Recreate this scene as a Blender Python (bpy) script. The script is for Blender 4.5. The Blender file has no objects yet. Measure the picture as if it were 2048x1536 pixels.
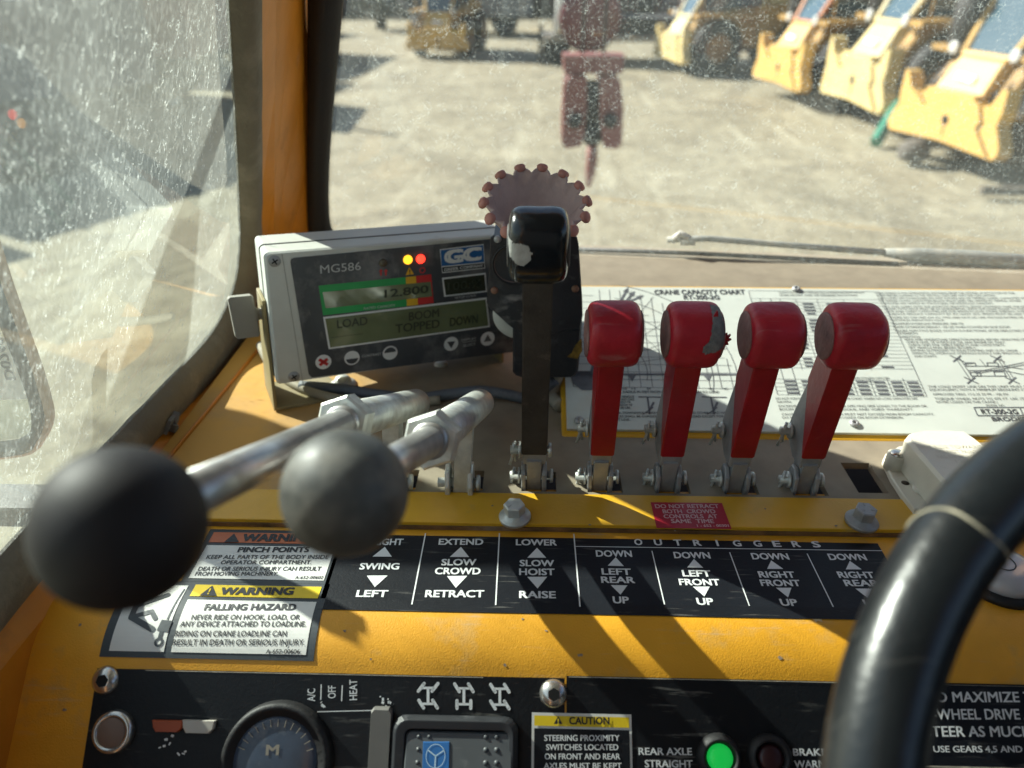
import bpy, math, random
from math import sin, cos, tan, pi, radians, atan2, sqrt, degrees
from mathutils import Vector, Matrix, noise as mnoise
random.seed(7)
S = bpy.context.scene
COL = S.collection

# ------------------------------------------------------------------ camera, light, exposure
F = 1500.0; PITCH = radians(29.6); YAW = radians(-1.45)
FWD = Vector((sin(YAW)*cos(PITCH), cos(YAW)*cos(PITCH), -sin(PITCH)))
RGT = Vector((cos(YAW), -sin(YAW), 0.0)); UPV = RGT.cross(FWD)
cam = bpy.data.cameras.new("camera"); co = bpy.data.objects.new("camera", cam); COL.objects.link(co)
cam.sensor_width = 36; cam.lens = 36*F/2048; cam.clip_start = 0.02; cam.clip_end = 500
m = Matrix((RGT, UPV, -FWD)).transposed().to_4x4(); co.matrix_world = m
cam.dof.use_dof = True; cam.dof.focus_distance = 0.525; cam.dof.aperture_fstop = 5.4
S.camera = co
LIGHT = Vector((1.30, -0.74, -1.0)).normalized()          # direction the sunlight travels
w = bpy.data.worlds.new("World"); S.world = w; w.use_nodes = True
nt = w.node_tree; bg = nt.nodes["Background"]
sky = nt.nodes.new("ShaderNodeTexSky"); sky.sky_type = 'NISHITA'; sky.sun_disc = False
sky.sun_elevation = math.asin(-LIGHT.z); sky.sun_rotation = atan2(-LIGHT.x, -LIGHT.y)
nt.links.new(sky.outputs[0], bg.inputs[0]); bg.inputs[1].default_value = 0.062
sl = bpy.data.lights.new("sun", 'SUN'); sl.energy = 5.0; sl.angle = radians(0.5); sl.color = (1.0, 0.965, 0.88)
so = bpy.data.objects.new("sun", sl); COL.objects.link(so); so.rotation_euler = LIGHT.to_track_quat('-Z', 'Y').to_euler()
S.view_settings.view_transform = 'Standard'; S.view_settings.look = 'None'
S.view_settings.exposure = 1.3; S.view_settings.gamma = 1
S.cycles.max_bounces = 8; S.cycles.transparent_max_bounces = 12; S.cycles.sample_clamp_indirect = 4.0
try: S.cycles.use_denoising = True
except Exception: pass
GZ = -2.45                                                 # ground level below the driver's eye

# ------------------------------------------------------------------ pixel -> place helpers
def ray(x, y): return FWD + RGT*((x-1024)/F) - UPV*((y-768)/F)
def on_z(x, y, z): r = ray(x, y); return r*(z/r.z)
def on_y(x, y, Y): r = ray(x, y); return r*(Y/r.y)
def on_x(x, y, X): r = ray(x, y); return r*(X/r.x)
def at(x, y, d): return ray(x, y)*d
class Plane:
    def __init__(s, p, ex, ey):
        s.p = Vector(p); s.ex = Vector(ex).normalized(); s.n = s.ex.cross(Vector(ey)).normalized(); s.ey = s.n.cross(s.ex)
    def uv(s, x, y):
        r = ray(x, y); q = r*(s.p.dot(s.n)/r.dot(s.n)) - s.p; return (q.dot(s.ex), q.dot(s.ey))
    def w(s, u, v, off=0): return s.p + s.ex*u + s.ey*v + s.n*off
CZ = -0.362; Y0 = 0.350; RR = 0.055                        # console: top level, start and radius of the rolled edge
ARC = RR*pi/4
class Console:
    """flat top, rolled edge, 45 degree front; u = X, v = minus arc length towards the driver"""
    def uv(s, x, y):
        r = ray(x, y); q = r*(CZ/r.z)
        if q.y >= Y0: return (q.x, q.y-Y0)
        lo, hi = 0.0, 0.45
        g = lambda d: (lambda p: p.z*r.y - p.y*r.z)(s.w(0, -d))
        s0 = g(0.0)
        for _ in range(60):
            md = (lo+hi)/2
            if (g(md) > 0) == (s0 > 0): lo = md
            else: hi = md
        p = s.w(0, -lo); k = p.y/r.y; return (r.x*k, -lo)
    def w(s, u, v, off=0):
        if v >= 0: return Vector((u, Y0+v, CZ+off))
        d = -v
        if d <= ARC:
            a = d/RR; return Vector((u, Y0-(RR+off)*sin(a), CZ-RR+(RR+off)*cos(a)))
        a = pi/4; e = d-ARC
        return Vector((u, Y0-(RR+off)*sin(a)-e*cos(a), CZ-RR+(RR+off)*cos(a)-e*sin(a)))
CON = Console()

# ------------------------------------------------------------------ materials
def srgb(r, g, b): return tuple(((v/255)/12.92 if v/255 <= .04045 else ((v/255+.055)/1.055)**2.4) for v in (r, g, b))
MATS = {}
def M(name, col, rough=.5, metal=0.0, var=.12, vs=18., dust=0.0, dcol=(.38, .33, .25), ds=14., bump=0.0, bs=300., emit=0., coat=0., scr=0., spec=.5, up=0.):
    if name in MATS: return MATS[name]
    m = bpy.data.materials.new(name); m.use_nodes = True; t = m.node_tree; N = t.nodes.new; L = t.links.new
    b = t.nodes["Principled BSDF"]
    b.inputs["Roughness"].default_value = rough; b.inputs["Metallic"].default_value = metal
    b.inputs["Coat Weight"].default_value = coat; b.inputs["Specular IOR Level"].default_value = spec
    tc = N("ShaderNodeTexCoord"); oi = N("ShaderNodeObjectInfo")
    ad = N("ShaderNodeVectorMath"); ad.operation = 'ADD'; L(tc.outputs["Object"], ad.inputs[0])
    mu = N("ShaderNodeMath"); mu.operation = 'MULTIPLY'; mu.inputs[1].default_value = 7.; L(oi.outputs["Random"], mu.inputs[0]); L(mu.outputs[0], ad.inputs[1])
    vec = ad.outputs[0]
    def noi(sc, det=4, rg=.6):
        n = N("ShaderNodeTexNoise"); n.inputs["Scale"].default_value = sc; n.inputs["Detail"].default_value = det; n.inputs["Roughness"].default_value = rg
        L(vec, n.inputs["Vector"]); return n.outputs["Fac"]
    def ramp(src, a, c):
        r = N("ShaderNodeMapRange"); r.inputs[1].default_value = a; r.inputs[2].default_value = c; r.clamp = True; L(src, r.inputs[0]); return r.outputs[0]
    def mix(f, a, c):
        x = N("ShaderNodeMix"); x.data_type = 'RGBA'
        if hasattr(f, "links"): L(f, x.inputs[0])
        else: x.inputs[0].default_value = f
        for s, v in ((x.inputs[6], a), (x.inputs[7], c)):
            if hasattr(v, "links"): L(v, s)
            else: s.default_value = (*v, 1)
        return x.outputs[2]
    c = mix(ramp(noi(vs), .3, .7), tuple(v*(1-var) for v in col), tuple(min(1, v*(1+var)) for v in col))
    rsock = None
    if dust > 0:
        f = noi(ds, 6, .65)
        lo = .78-dust*.6
        f = ramp(f, lo, lo+.22)
        if up > 0:
            ge = N("ShaderNodeNewGeometry"); sx = N("ShaderNodeSeparateXYZ"); L(ge.outputs["Normal"], sx.inputs[0])
            a2 = N("ShaderNodeMath"); a2.operation = 'MULTIPLY_ADD'; a2.use_clamp = True
            L(ramp(sx.outputs[2], .1, 1.), a2.inputs[0]); a2.inputs[1].default_value = up; L(f, a2.inputs[2]); f = a2.outputs[0]
        k = N("ShaderNodeMath"); k.operation = 'MULTIPLY'; k.inputs[1].default_value = .85; L(f, k.inputs[0])
        c = mix(k.outputs[0], c, dcol)
        rr = N("ShaderNodeMapRange"); L(f, rr.inputs[0]); rr.inputs[3].default_value = rough; rr.inputs[4].default_value = .85; L(rr.outputs[0], b.inputs["Roughness"])
    else:
        rr = N("ShaderNodeMapRange"); L(noi(vs*2.3), rr.inputs[0]); rr.inputs[3].default_value = max(.03, rough-.1); rr.inputs[4].default_value = min(1, rough+.1); L(rr.outputs[0], b.inputs["Roughness"])
    if scr > 0:     # pale scratches and scuffs
        mp = N("ShaderNodeMapping"); mp.inputs["Rotation"].default_value = (.3, .4, .9); mp.inputs["Scale"].default_value = (30, 420, 60); L(vec, mp.inputs[0])
        n = N("ShaderNodeTexNoise"); n.inputs["Scale"].default_value = 1.; n.inputs["Detail"].default_value = 5; L(mp.outputs[0], n.inputs["Vector"])
        f2 = N("ShaderNodeMath"); f2.operation = 'MULTIPLY'; L(ramp(n.outputs["Fac"], .6, .72), f2.inputs[0]); L(ramp(noi(26, 5), .45, .7), f2.inputs[1])
        f3 = N("ShaderNodeMath"); f3.operation = 'MULTIPLY'; f3.inputs[1].default_value = scr; L(f2.outputs[0], f3.inputs[0])
        c = mix(f3.outputs[0], c, (.42, .40, .36))
    L(c, b.inputs["Base Color"])
    if bump > 0:
        bp = N("ShaderNodeBump"); bp.inputs["Strength"].default_value = bump; bp.inputs["Distance"].default_value = .002; L(noi(bs, 3), bp.inputs["Height"]); L(bp.outputs[0], b.inputs["Normal"])
    if emit > 0:
        b.inputs["Emission Color"].default_value = (*col, 1); b.inputs["Emission Strength"].default_value = emit
    MATS[name] = m; return m

yellow = M("yellow_paint", (.74, .35, .022), .42, var=.16, vs=9, dust=.36, dcol=(.47, .30, .11), ds=26, scr=.3, bump=.16, bs=900)
yellow_clean = M("strip_yellow_paint", (.68, .37, .02), .4, var=.12, vs=12, dust=.28, dcol=(.40, .30, .13), ds=30, bump=.15, bs=500)
orange = M("orange_paint", (.60, .21, .012), .45, var=.18, vs=11, dust=.30, dcol=(.30, .14, .05), ds=16, bump=.15, bs=200)
rubber = M("black_rubber", (.011, .011, .012), .6, dust=.08, dcol=(.20, .17, .12), ds=40, bump=.2, bs=220)
dirty_rubber = M("dirty_rubber_seal", (.17, .145, .10), .85, dust=.45, dcol=(.32, .28, .20), ds=14, bump=.5, bs=220)
red_vinyl = M("red_vinyl_grip", (.40, .012, .026), .42, var=.25, vs=30, dust=.22, dcol=(.30, .10, .09), ds=45, bump=.3, bs=130, scr=.25)
red_paint = M("red_vinyl_sleeve", (.33, .007, .014), .38, var=.18, vs=35, dust=.2, dcol=(.30, .11, .10), ds=30, bump=.15, bs=160)
grey_steel = M("dull_grey_steel", (.36, .37, .37), .5, metal=.35, var=.2, vs=60, dust=.4, dcol=(.30, .27, .22), ds=60, bump=.2, bs=250)
dark_steel = M("worn_dark_steel", (.055, .05, .044), .55, metal=.3, var=.3, vs=45, dust=.3, dcol=(.22, .19, .15), ds=50, scr=.6, bump=.2, bs=250)
zinc = M("zinc_plated_steel", (.60, .62, .58), .42, metal=.5, var=.18, vs=80, dust=.38, dcol=(.50, .47, .40), ds=70, bump=.2, bs=300)
rod_steel = M("worn_rod_steel", (.50, .49, .47), .34, metal=.7, var=.25, vs=60, dust=.3, dcol=(.38, .36, .32), ds=40, scr=.5)
rust_bolt = M("rusty_screw", (.20, .10, .06), .7, dust=.3, ds=80)
black_vinyl = M("black_vinyl_grip", (.008, .011, .014), .22, var=.2, dust=.1, dcol=(.12, .11, .10), ds=50, bump=.15, bs=120, coat=.2)
black_plastic = M("black_phenolic_ball", (.010, .0085, .010), .6, spec=.3, dust=.1, dcol=(.07, .06, .06), ds=40, bump=.05, bs=300)
grey_ball = M("dusty_black_ball", (.062, .064, .06), .5, var=.4, vs=60, dust=.46, dcol=(.19, .18, .155), ds=44, scr=.35, bump=.08, bs=300)
black_panel = M("black_panel_film", (.008, .0095, .012), .42, spec=.28, var=.2, dust=.16, dcol=(.075, .075, .075), ds=40, scr=.55, bump=.1, bs=500)
black_label = M("black_label_film", (.008, .0095, .013), .45, spec=.28, var=.2, dust=.16, dcol=(.10, .10, .10), ds=24, scr=.45, bump=.1, bs=600)
white_ink = M("white_print", (.74, .76, .76), .5, var=.06, dust=.16, dcol=(.40, .40, .38), ds=60)
black_ink = M("black_print", (.02, .022, .026), .5)
grey_ink = M("faded_grey_print", (.13, .14, .15), .55, var=.3, vs=80)
sticker_white = M("white_sticker_film", (.70, .70, .66), .42, var=.06, dust=.24, dcol=(.42, .40, .33), ds=30)
sticker_border = M("charcoal_sticker_border", (.045, .055, .062), .5, dust=.18, dcol=(.16, .16, .15), ds=50)
sticker_yellow = M("yellow_sticker_band", (.80, .58, .02), .42, dust=.14, ds=40)
sticker_orange = M("faded_orange_band", (.52, .14, .05), .45, dust=.2, ds=40)
sticker_red = M("red_sticker_film", (.42, .012, .03), .42, var=.1)
pink_ink = M("pale_pink_print", (.70, .45, .45), .5)
dusty_deck = None
mon_grey = M("grey_white_enamel", (.56, .58, .54), .45, var=.08, dust=.32, dcol=(.44, .40, .31), ds=24, bump=.1, bs=400, up=.25)
mon_face = M("charcoal_membrane", (.06, .068, .078), .4, var=.25, dust=.48, dcol=(.24, .24, .24), ds=22, scr=.4)
lcd = M("green_grey_display", (.15, .18, .095), .12, var=.2, vs=14, coat=.6)
lcd_dark = M("dark_display", (.04, .045, .03), .14, var=.2, coat=.6)
lcd_ink = M("display_digits", (.035, .045, .024), .4)
green_band = M("green_print", (.02, .33, .085), .45, dust=.1)
amber_band = M("amber_print", (.72, .42, .02), .45)
red_band = M("red_print", (.55, .03, .03), .45)
blue_print = M("blue_print", (.02, .12, .34), .45, dust=.12, dcol=(.3, .35, .4), ds=60)
white_plastic = M("cream_plastic", (.66, .64, .53), .42, var=.06, dust=.24, dcol=(.45, .40, .30), ds=30, bump=.12, bs=260)
pink_rubber = M("faded_red_rubber", (.50, .37, .34), .8, var=.15, vs=50, dust=.22, dcol=(.36, .28, .25), ds=50, bump=.5, bs=190)
nub_rubber = M("red_rubber_tip", (.44, .19, .15), .55, var=.15, bump=.2)
bracket_black = M("scuffed_black_steel", (.016, .018, .022), .45, var=.3, dust=.3, dcol=(.13, .13, .14), ds=30, scr=.6, bump=.2)
cable_grey = M("grey_cable_jacket", (.10, .115, .135), .6, dust=.35, dcol=(.26, .26, .26), ds=60, bump=.3, bs=200)
cable_tan = M("dusty_cable_jacket", (.30, .27, .20), .7, dust=.4)
chart_white = M("white_chart_plate", (.58, .63, .57), .45, var=.05, dust=.27, dcol=(.52, .48, .36), ds=13)
wheel_black = M("wheel_rim_vinyl", (.009, .011, .013), .30, var=.3, dust=.14, dcol=(.085, .085, .08), ds=34, bump=.10, bs=240, scr=.2)
chrome = M("bright_screw_steel", (.62, .60, .56), .25, metal=.9, var=.15, dust=.15)
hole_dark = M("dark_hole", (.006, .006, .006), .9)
level_dome = M("milky_level_dome", (.42, .42, .44), .25, var=.05, coat=.4, dust=.2, dcol=(.5, .47, .40), ds=40)
gauge_lens = M("dusty_gauge_lens", (.04, .055, .085), .3, var=.3, vs=40, dust=.34, dcol=(.20, .20, .20), ds=34, coat=.3)

def deck_material():
    m = bpy.data.materials.new("dusty_yellow_deck"); m.use_nodes = True; t = m.node_tree; N = t.nodes.new; L = t.links.new
    b = t.nodes["Principled BSDF"]; tc = N("ShaderNodeTexCoord"); sp = N("ShaderNodeSeparateXYZ"); L(tc.outputs["Object"], sp.inputs[0])
    n = N("ShaderNodeTexNoise"); n.inputs["Scale"].default_value = 11; n.inputs["Detail"].default_value = 7; n.inputs["Roughness"].default_value = .65; L(tc.outputs["Object"], n.inputs["Vector"])
    g = N("ShaderNodeMapRange"); g.inputs[1].default_value = -.24; g.inputs[2].default_value = -.03; L(sp.outputs[0], g.inputs[0])   # the dust lies thicker round the levers
    a = N("ShaderNodeMath"); a.operation = 'MULTIPLY_ADD'; a.inputs[1].default_value = 1.1; L(n.outputs["Fac"], a.inputs[0]); L(g.outputs[0], a.inputs[2])
    r = N("ShaderNodeMapRange"); r.inputs[1].default_value = .55; r.inputs[2].default_value = 1.25; L(a.outputs[0], r.inputs[0])
    n2 = N("ShaderNodeTexNoise"); n2.inputs["Scale"].default_value = 60; n2.inputs["Detail"].default_value = 6; L(tc.outputs["Object"], n2.inputs["Vector"])
    x2 = N("ShaderNodeMix"); x2.data_type = 'RGBA'; L(n2.outputs["Fac"], x2.inputs[0]); x2.inputs[6].default_value = (.185, .155, .112, 1); x2.inputs[7].default_value = (.31, .265, .19, 1)
    x = N("ShaderNodeMix"); x.data_type = 'RGBA'; L(r.outputs[0], x.inputs[0]); x.inputs[6].default_value = (.56, .29, .05, 1); L(x2.outputs[2], x.inputs[7])
    L(x.outputs[2], b.inputs["Base Color"]); b.inputs["Roughness"].default_value = .75
    bp = N("ShaderNodeBump"); bp.inputs["Strength"].default_value = .3; bp.inputs["Distance"].default_value = .001; L(n2.outputs["Fac"], bp.inputs["Height"]); L(bp.outputs[0], b.inputs["Normal"])
    return m
dusty_deck = deck_material()

def glass_material(name, veil, speck, streak, tint, vert):
    """window glass: clear pane with a reflection, covered by real dust (a rough scattering film with clear gaps)"""
    m = bpy.data.materials.new(name); m.use_nodes = True; t = m.node_tree; N = t.nodes.new; L = t.links.new
    for n in list(t.nodes): t.nodes.remove(n)
    out = N("ShaderNodeOutputMaterial"); tc = N("ShaderNodeTexCoord")
    def mapped(s, rot=(0, 0, 0)):
        mp = N("ShaderNodeMapping"); mp.inputs["Scale"].default_value = s; mp.inputs["Rotation"].default_value = rot; L(tc.outputs["Object"], mp.inputs[0]); return mp.outputs[0]
    def noi(v, det=3, rg=.6):
        n = N("ShaderNodeTexNoise"); n.inputs["Scale"].default_value = 1; n.inputs["Detail"].default_value = det; n.inputs["Roughness"].default_value = rg; L(v, n.inputs["Vector"]); return n.outputs["Fac"]
    def ramp(s, a, b2, lo=0., hi=1.):
        r = N("ShaderNodeMapRange"); r.clamp = True
        for i, v in enumerate((a, b2, lo, hi)): r.inputs[i+1].default_value = v
        L(s, r.inputs[0]); return r.outputs[0]
    def op(o, a, b2):
        k = N("ShaderNodeMath"); k.operation = o; k.use_clamp = (o == 'ADD')
        for i, v in enumerate((a, b2)):
            if hasattr(v, "links"): L(v, k.inputs[i])
            else: k.inputs[i].default_value = v
        return k.outputs[0]
    big = ramp(noi(mapped((7, 7, 5)), 4), .3, .7, veil*.55, veil*1.5)
    fine = ramp(noi(mapped((420, 420, 420) if not vert else (600, 600, 130)), 2), .52, .80, 0, speck)
    # squiggles: thin contour bands of a noise field, broken up by another
    sq = noi(mapped((150, 150, 150) if not vert else (210, 210, 60)), 2, .5)
    band = op('SUBTRACT', 1.0, ramp(op('ABSOLUTE', op('SUBTRACT', sq, .52), 0), .0, .016))
    gate = ramp(noi(mapped((60, 60, 60) if not vert else (80, 80, 50)), 3), .46, .60)
    sqz = op('MULTIPLY', op('MULTIPLY', band, gate), streak)
    run = op('MULTIPLY', ramp(noi(mapped((260, 260, 9)), 2), .55, .85), streak*.25 if vert else 0.0)
    vo = N("ShaderNodeTexVoronoi"); vo.inputs["Scale"].default_value = 380 if not vert else 300; vo.inputs["Randomness"].default_value = 1; L(tc.outputs["Object"], vo.inputs["Vector"])
    dots = op('MULTIPLY', op('MULTIPLY', ramp(vo.outputs["Distance"], .24, .10), ramp(noi(mapped((210, 210, 210)), 1), .56, .66)), .48)
    d = op('ADD', op('ADD', op('ADD', big, fine), op('ADD', sqz, run)), dots)
    d = op("MINIMUM", d, .8)
    tr = N("ShaderNodeBsdfTransparent"); tr.inputs[0].default_value = (*tint, 1)
    tl = N("ShaderNodeBsdfTranslucent"); tl.inputs[0].default_value = (.70, .80, .74, 1)
    df = N("ShaderNodeBsdfDiffuse"); df.inputs[0].default_value = (.52, .56, .50, 1)
    mx = N("ShaderNodeMixShader"); mx.inputs[0].default_value = .28; L(tl.outputs[0], mx.inputs[1]); L(df.outputs[0], mx.inputs[2])
    m1 = N("ShaderNodeMixShader"); L(d, m1.inputs[0]); L(tr.outputs[0], m1.inputs[1]); L(mx.outputs[0], m1.inputs[2])
    gl = N("ShaderNodeBsdfGlossy"); gl.inputs["Roughness"].default_value = .03; gl.inputs[0].default_value = (1, 1, 1, 1)
    ge = N("ShaderNodeNewGeometry"); dt = N("ShaderNodeVectorMath"); dt.operation = 'DOT_PRODUCT'; L(ge.outputs["Normal"], dt.inputs[0]); L(ge.outputs["Incoming"], dt.inputs[1])
    cs = op('ABSOLUTE', dt.outputs["Value"], 0); k5_ = op('POWER', op('SUBTRACT', 1.0, cs), 5.0)   # Schlick reflectance, the same from both sides
    fr = op('ADD', op('MULTIPLY', k5_, .94), .055)
    m2 = N("ShaderNodeMixShader"); L(fr, m2.inputs[0]); L(m1.outputs[0], m2.inputs[1]); L(gl.outputs[0], m2.inputs[2])
    L(m2.outputs[0], out.inputs[0]); return m
glass_front = glass_material("dusty_windshield_glass", .05, .19, .40, (.95, .98, .965), False)
glass_side = glass_material("streaked_side_glass", .105, .17, .55, (.86, .95, .91), True)

# ------------------------------------------------------------------ mesh helpers
class MB:
    def __init__(s): s.v = []; s.f = []; s.smooth = []
    def add(s, vs, fs, sm=False):
        o = len(s.v); s.v += [Vector(p) for p in vs]; s.f += [tuple(i+o for i in f) for f in fs]; s.smooth += [sm]*len(fs); return s
    def box(s, lo, hi, T=None):
        x0, y0, z0 = lo; x1, y1, z1 = hi
        P = [(x0,y0,z0),(x1,y0,z0),(x1,y1,z0),(x0,y1,z0),(x0,y0,z1),(x1,y0,z1),(x1,y1,z1),(x0,y1,z1)]
        if T: P = [T(Vector(p)) for p in P]
        return s.add(P, [(0,3,2,1),(4,5,6,7),(0,1,5,4),(1,2,6,5),(2,3,7,6),(3,0,4,7)])
    def hexa(s, bot, top):
        return s.add(list(bot)+list(top), [(0,3,2,1),(4,5,6,7),(0,1,5,4),(1,2,6,5),(2,3,7,6),(3,0,4,7)])
    def prism(s, poly, a, b, T, bev=0.0):
        """poly (p,q) extruded between a and b; T(p,q,r) -> world"""
        n = len(poly)
        if bev > 0:
            cx = sum(p[0] for p in poly)/n; cy = sum(p[1] for p in poly)/n
            def inset(p):
                d = Vector((p[0]-cx, p[1]-cy)); l = max(d.length, 1e-6); d *= max(0, (l-bev))/l; return (cx+d.x, cy+d.y)
            ins = [inset(p) for p in poly]; sg = 1 if b > a else -1
            rings = [(ins, a), (poly, a+sg*bev), (poly, b-sg*bev), (ins, b)]
        else: rings = [(poly, a), (poly, b)]
        P = [T(p[0], p[1], r) for pl, r in rings for p in pl]; fs = []
        for k in range(len(rings)-1):
            for i in range(n):
                j = (i+1) % n; fs.append((k*n+i, k*n+j, (k+1)*n+j, (k+1)*n+i))
        e = (len(rings)-1)*n
        fs.append(tuple(reversed(range(n)))); fs.append(tuple(range(e, e+n)))
        return s.add(P, fs)
    def tube(s, path, rad, seg=16, caps=True, closed=False, sm=True):
        path = [Vector(p) for p in path]; n = len(path)
        rads = rad if isinstance(rad, (list, tuple)) else [rad]*n
        tg = []
        for i in range(n):
            a = path[(i-1) % n] if (i > 0 or closed) else path[i]; b = path[(i+1) % n] if (i < n-1 or closed) else path[i]
            d = (b-a); tg.append(d.normalized() if d.length > 1e-9 else (tg[-1] if tg else Vector((0,0,1))))
        t0 = tg[0]; u = t0.orthogonal().normalized(); P = []
        for i in range(n):
            if i: u = (u - tg[i]*u.dot(tg[i])).normalized()
            vv = tg[i].cross(u)
            for k in range(seg):
                a = 2*pi*k/seg; P.append(path[i] + (u*cos(a)+vv*sin(a))*rads[i])
        fs = []
        for i in range(n if closed else n-1):
            j = (i+1) % n
            for k in range(seg):
                l = (k+1) % seg; fs.append((i*seg+k, i*seg+l, j*seg+l, j*seg+k))
        if caps and not closed: fs.append(tuple(reversed(range(seg)))); fs.append(tuple(range((n-1)*seg, n*seg)))
        return s.add(P, fs, sm)
    def lathe(s, base, axis, prof, seg=28, sm=True):
        """prof: (along axis, radius)"""
        axis = Vector(axis).normalized(); base = Vector(base)
        return s.tube2([(base+axis*h, r) for h, r in prof], axis, seg, sm)
    def tube2(s, pts, axis, seg, sm):
        u = axis.orthogonal().normalized(); v = axis.cross(u); P = []; n = len(pts)
        for c, r in pts:
            for k in range(seg):
                a = 2*pi*k/seg; P.append(c+(u*cos(a)+v*sin(a))*max(r, 1e-5))
        fs = []
        for i in range(n-1):
            for k in range(seg):
                l = (k+1) % seg; fs.append((i*seg+k, i*seg+l, (i+1)*seg+l, (i+1)*seg+k))
        fs.append(tuple(reversed(range(seg)))); fs.append(tuple(range((n-1)*seg, n*seg)))
        return s.add(P, fs, sm)
    def sphere(s, c, r, seg=32, rings=20, sx=1, sy=1, sz=1):
        c = Vector(c); P = []
        for i in range(rings+1):
            t = pi*i/rings
            for k in range(seg):
                a = 2*pi*k/seg; P.append(c+Vector((r*sx*sin(t)*cos(a), r*sy*sin(t)*sin(a), r*sz*cos(t))))
        fs = [(i*seg+k, (i+1)*seg+k, (i+1)*seg+(k+1) % seg, i*seg+(k+1) % seg) for i in range(rings) for k in range(seg)]
        return s.add(P, fs, True)
    def sheet(s, g, sm=False):
        """grid of points, rows of equal length"""
        R = len(g); C_ = len(g[0]); P = [p for row in g for p in row]
        return s.add(P, [(i*C_+j, i*C_+j+1, (i+1)*C_+j+1, (i+1)*C_+j) for i in range(R-1) for j in range(C_-1)], sm)
    def build(s, name, mat, parent=None, bev=0.0, sub=0, loc=None):
        me = bpy.data.meshes.new(name); me.from_pydata([tuple(p) for p in s.v], [], s.f); me.validate(); me.update()
        for i, p in enumerate(me.polygons):
            if i < len(s.smooth): p.use_smooth = s.smooth[i]
        o = bpy.data.objects.new(name, me); COL.objects.link(o)
        if mat: me.materials.append(mat)
        if parent:
            o.parent = parent; L = Vector((0, 0, 0)); q = parent
            if not parent.get("_local"):
                while q: L += q.location; q = q.parent
                o.location = -L
            else: o["_local"] = 1
        if loc is not None: o.location = loc
        if bev > 0:
            b = o.modifiers.new("bevel", 'BEVEL'); b.width = bev; b.segments = 2; b.limit_method = 'ANGLE'; b.angle_limit = radians(40)
        if sub > 0:
            b = o.modifiers.new("sub", 'SUBSURF'); b.levels = sub; b.render_levels = sub
        return o
def rr_poly(x0, x1, y0, y1, r, n=5):
    out = []
    for cx_, cy_, a in ((x1-r, y1-r, 0), (x0+r, y1-r, pi/2), (x0+r, y0+r, pi), (x1-r, y0+r, 1.5*pi)):
        for i in range(n+1): t = a+pi/2*i/n; out.append((cx_+r*cos(t), cy_+r*sin(t)))
    return out
def tag(o, label=None, cat=None, group=None, kind=None):
    if label: o["label"] = label
    if cat: o["category"] = cat
    if group: o["group"] = group
    if kind: o["kind"] = kind
    return o
def thing(name, loc, label, cat, group=None, local=False, rz=0):
    o = bpy.data.objects.new(name, None); COL.objects.link(o); o.location = loc; o.empty_display_size = .05
    if rz: o.rotation_euler.z = rz
    if local: o["_local"] = 1
    return tag(o, label, cat, group)
def copy_tree(o, parent=None):
    c = o.copy(); COL.objects.link(c); c.parent = parent
    for ch in list(o.children): copy_tree(ch, c)
    return c

# ------------------------------------------------------------------ lettering and decals
GL = {}
def glyphs(body, bold):
    k = (body, bold)
    if k in GL: return GL[k]
    cu = bpy.data.curves.new("t", 'FONT'); cu.body = body; cu.size = 1; cu.resolution_u = 3; cu.align_x = 'LEFT'
    o = bpy.data.objects.new("t", cu); me = bpy.data.meshes.new_from_object(o)
    v0 = [(v.co.x, v.co.y) for v in me.vertices]; f0 = [tuple(p.vertices) for p in me.polygons]
    bpy.data.objects.remove(o); bpy.data.meshes.remove(me); bpy.data.curves.remove(cu)
    vs, fs = [], []
    sh = [(-bold, -bold*.6), (bold, -bold*.6), (-bold, bold*.6), (bold, bold*.6)] if bold > .001 else [(0, 0)]
    for k_, (dx, dy) in enumerate(sh):                     # heavier strokes: the outline laid down four times, a hair apart
        n0 = len(vs); vs += [(x+dx, y+dy, k_) for x, y in v0]; fs += [tuple(i+n0 for i in f) for f in f0]
    xs = [v[0] for v in vs] or [0, 1]
    GL[k] = (vs, fs, min(xs), max(xs)); return GL[k]
CAP = .682
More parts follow.
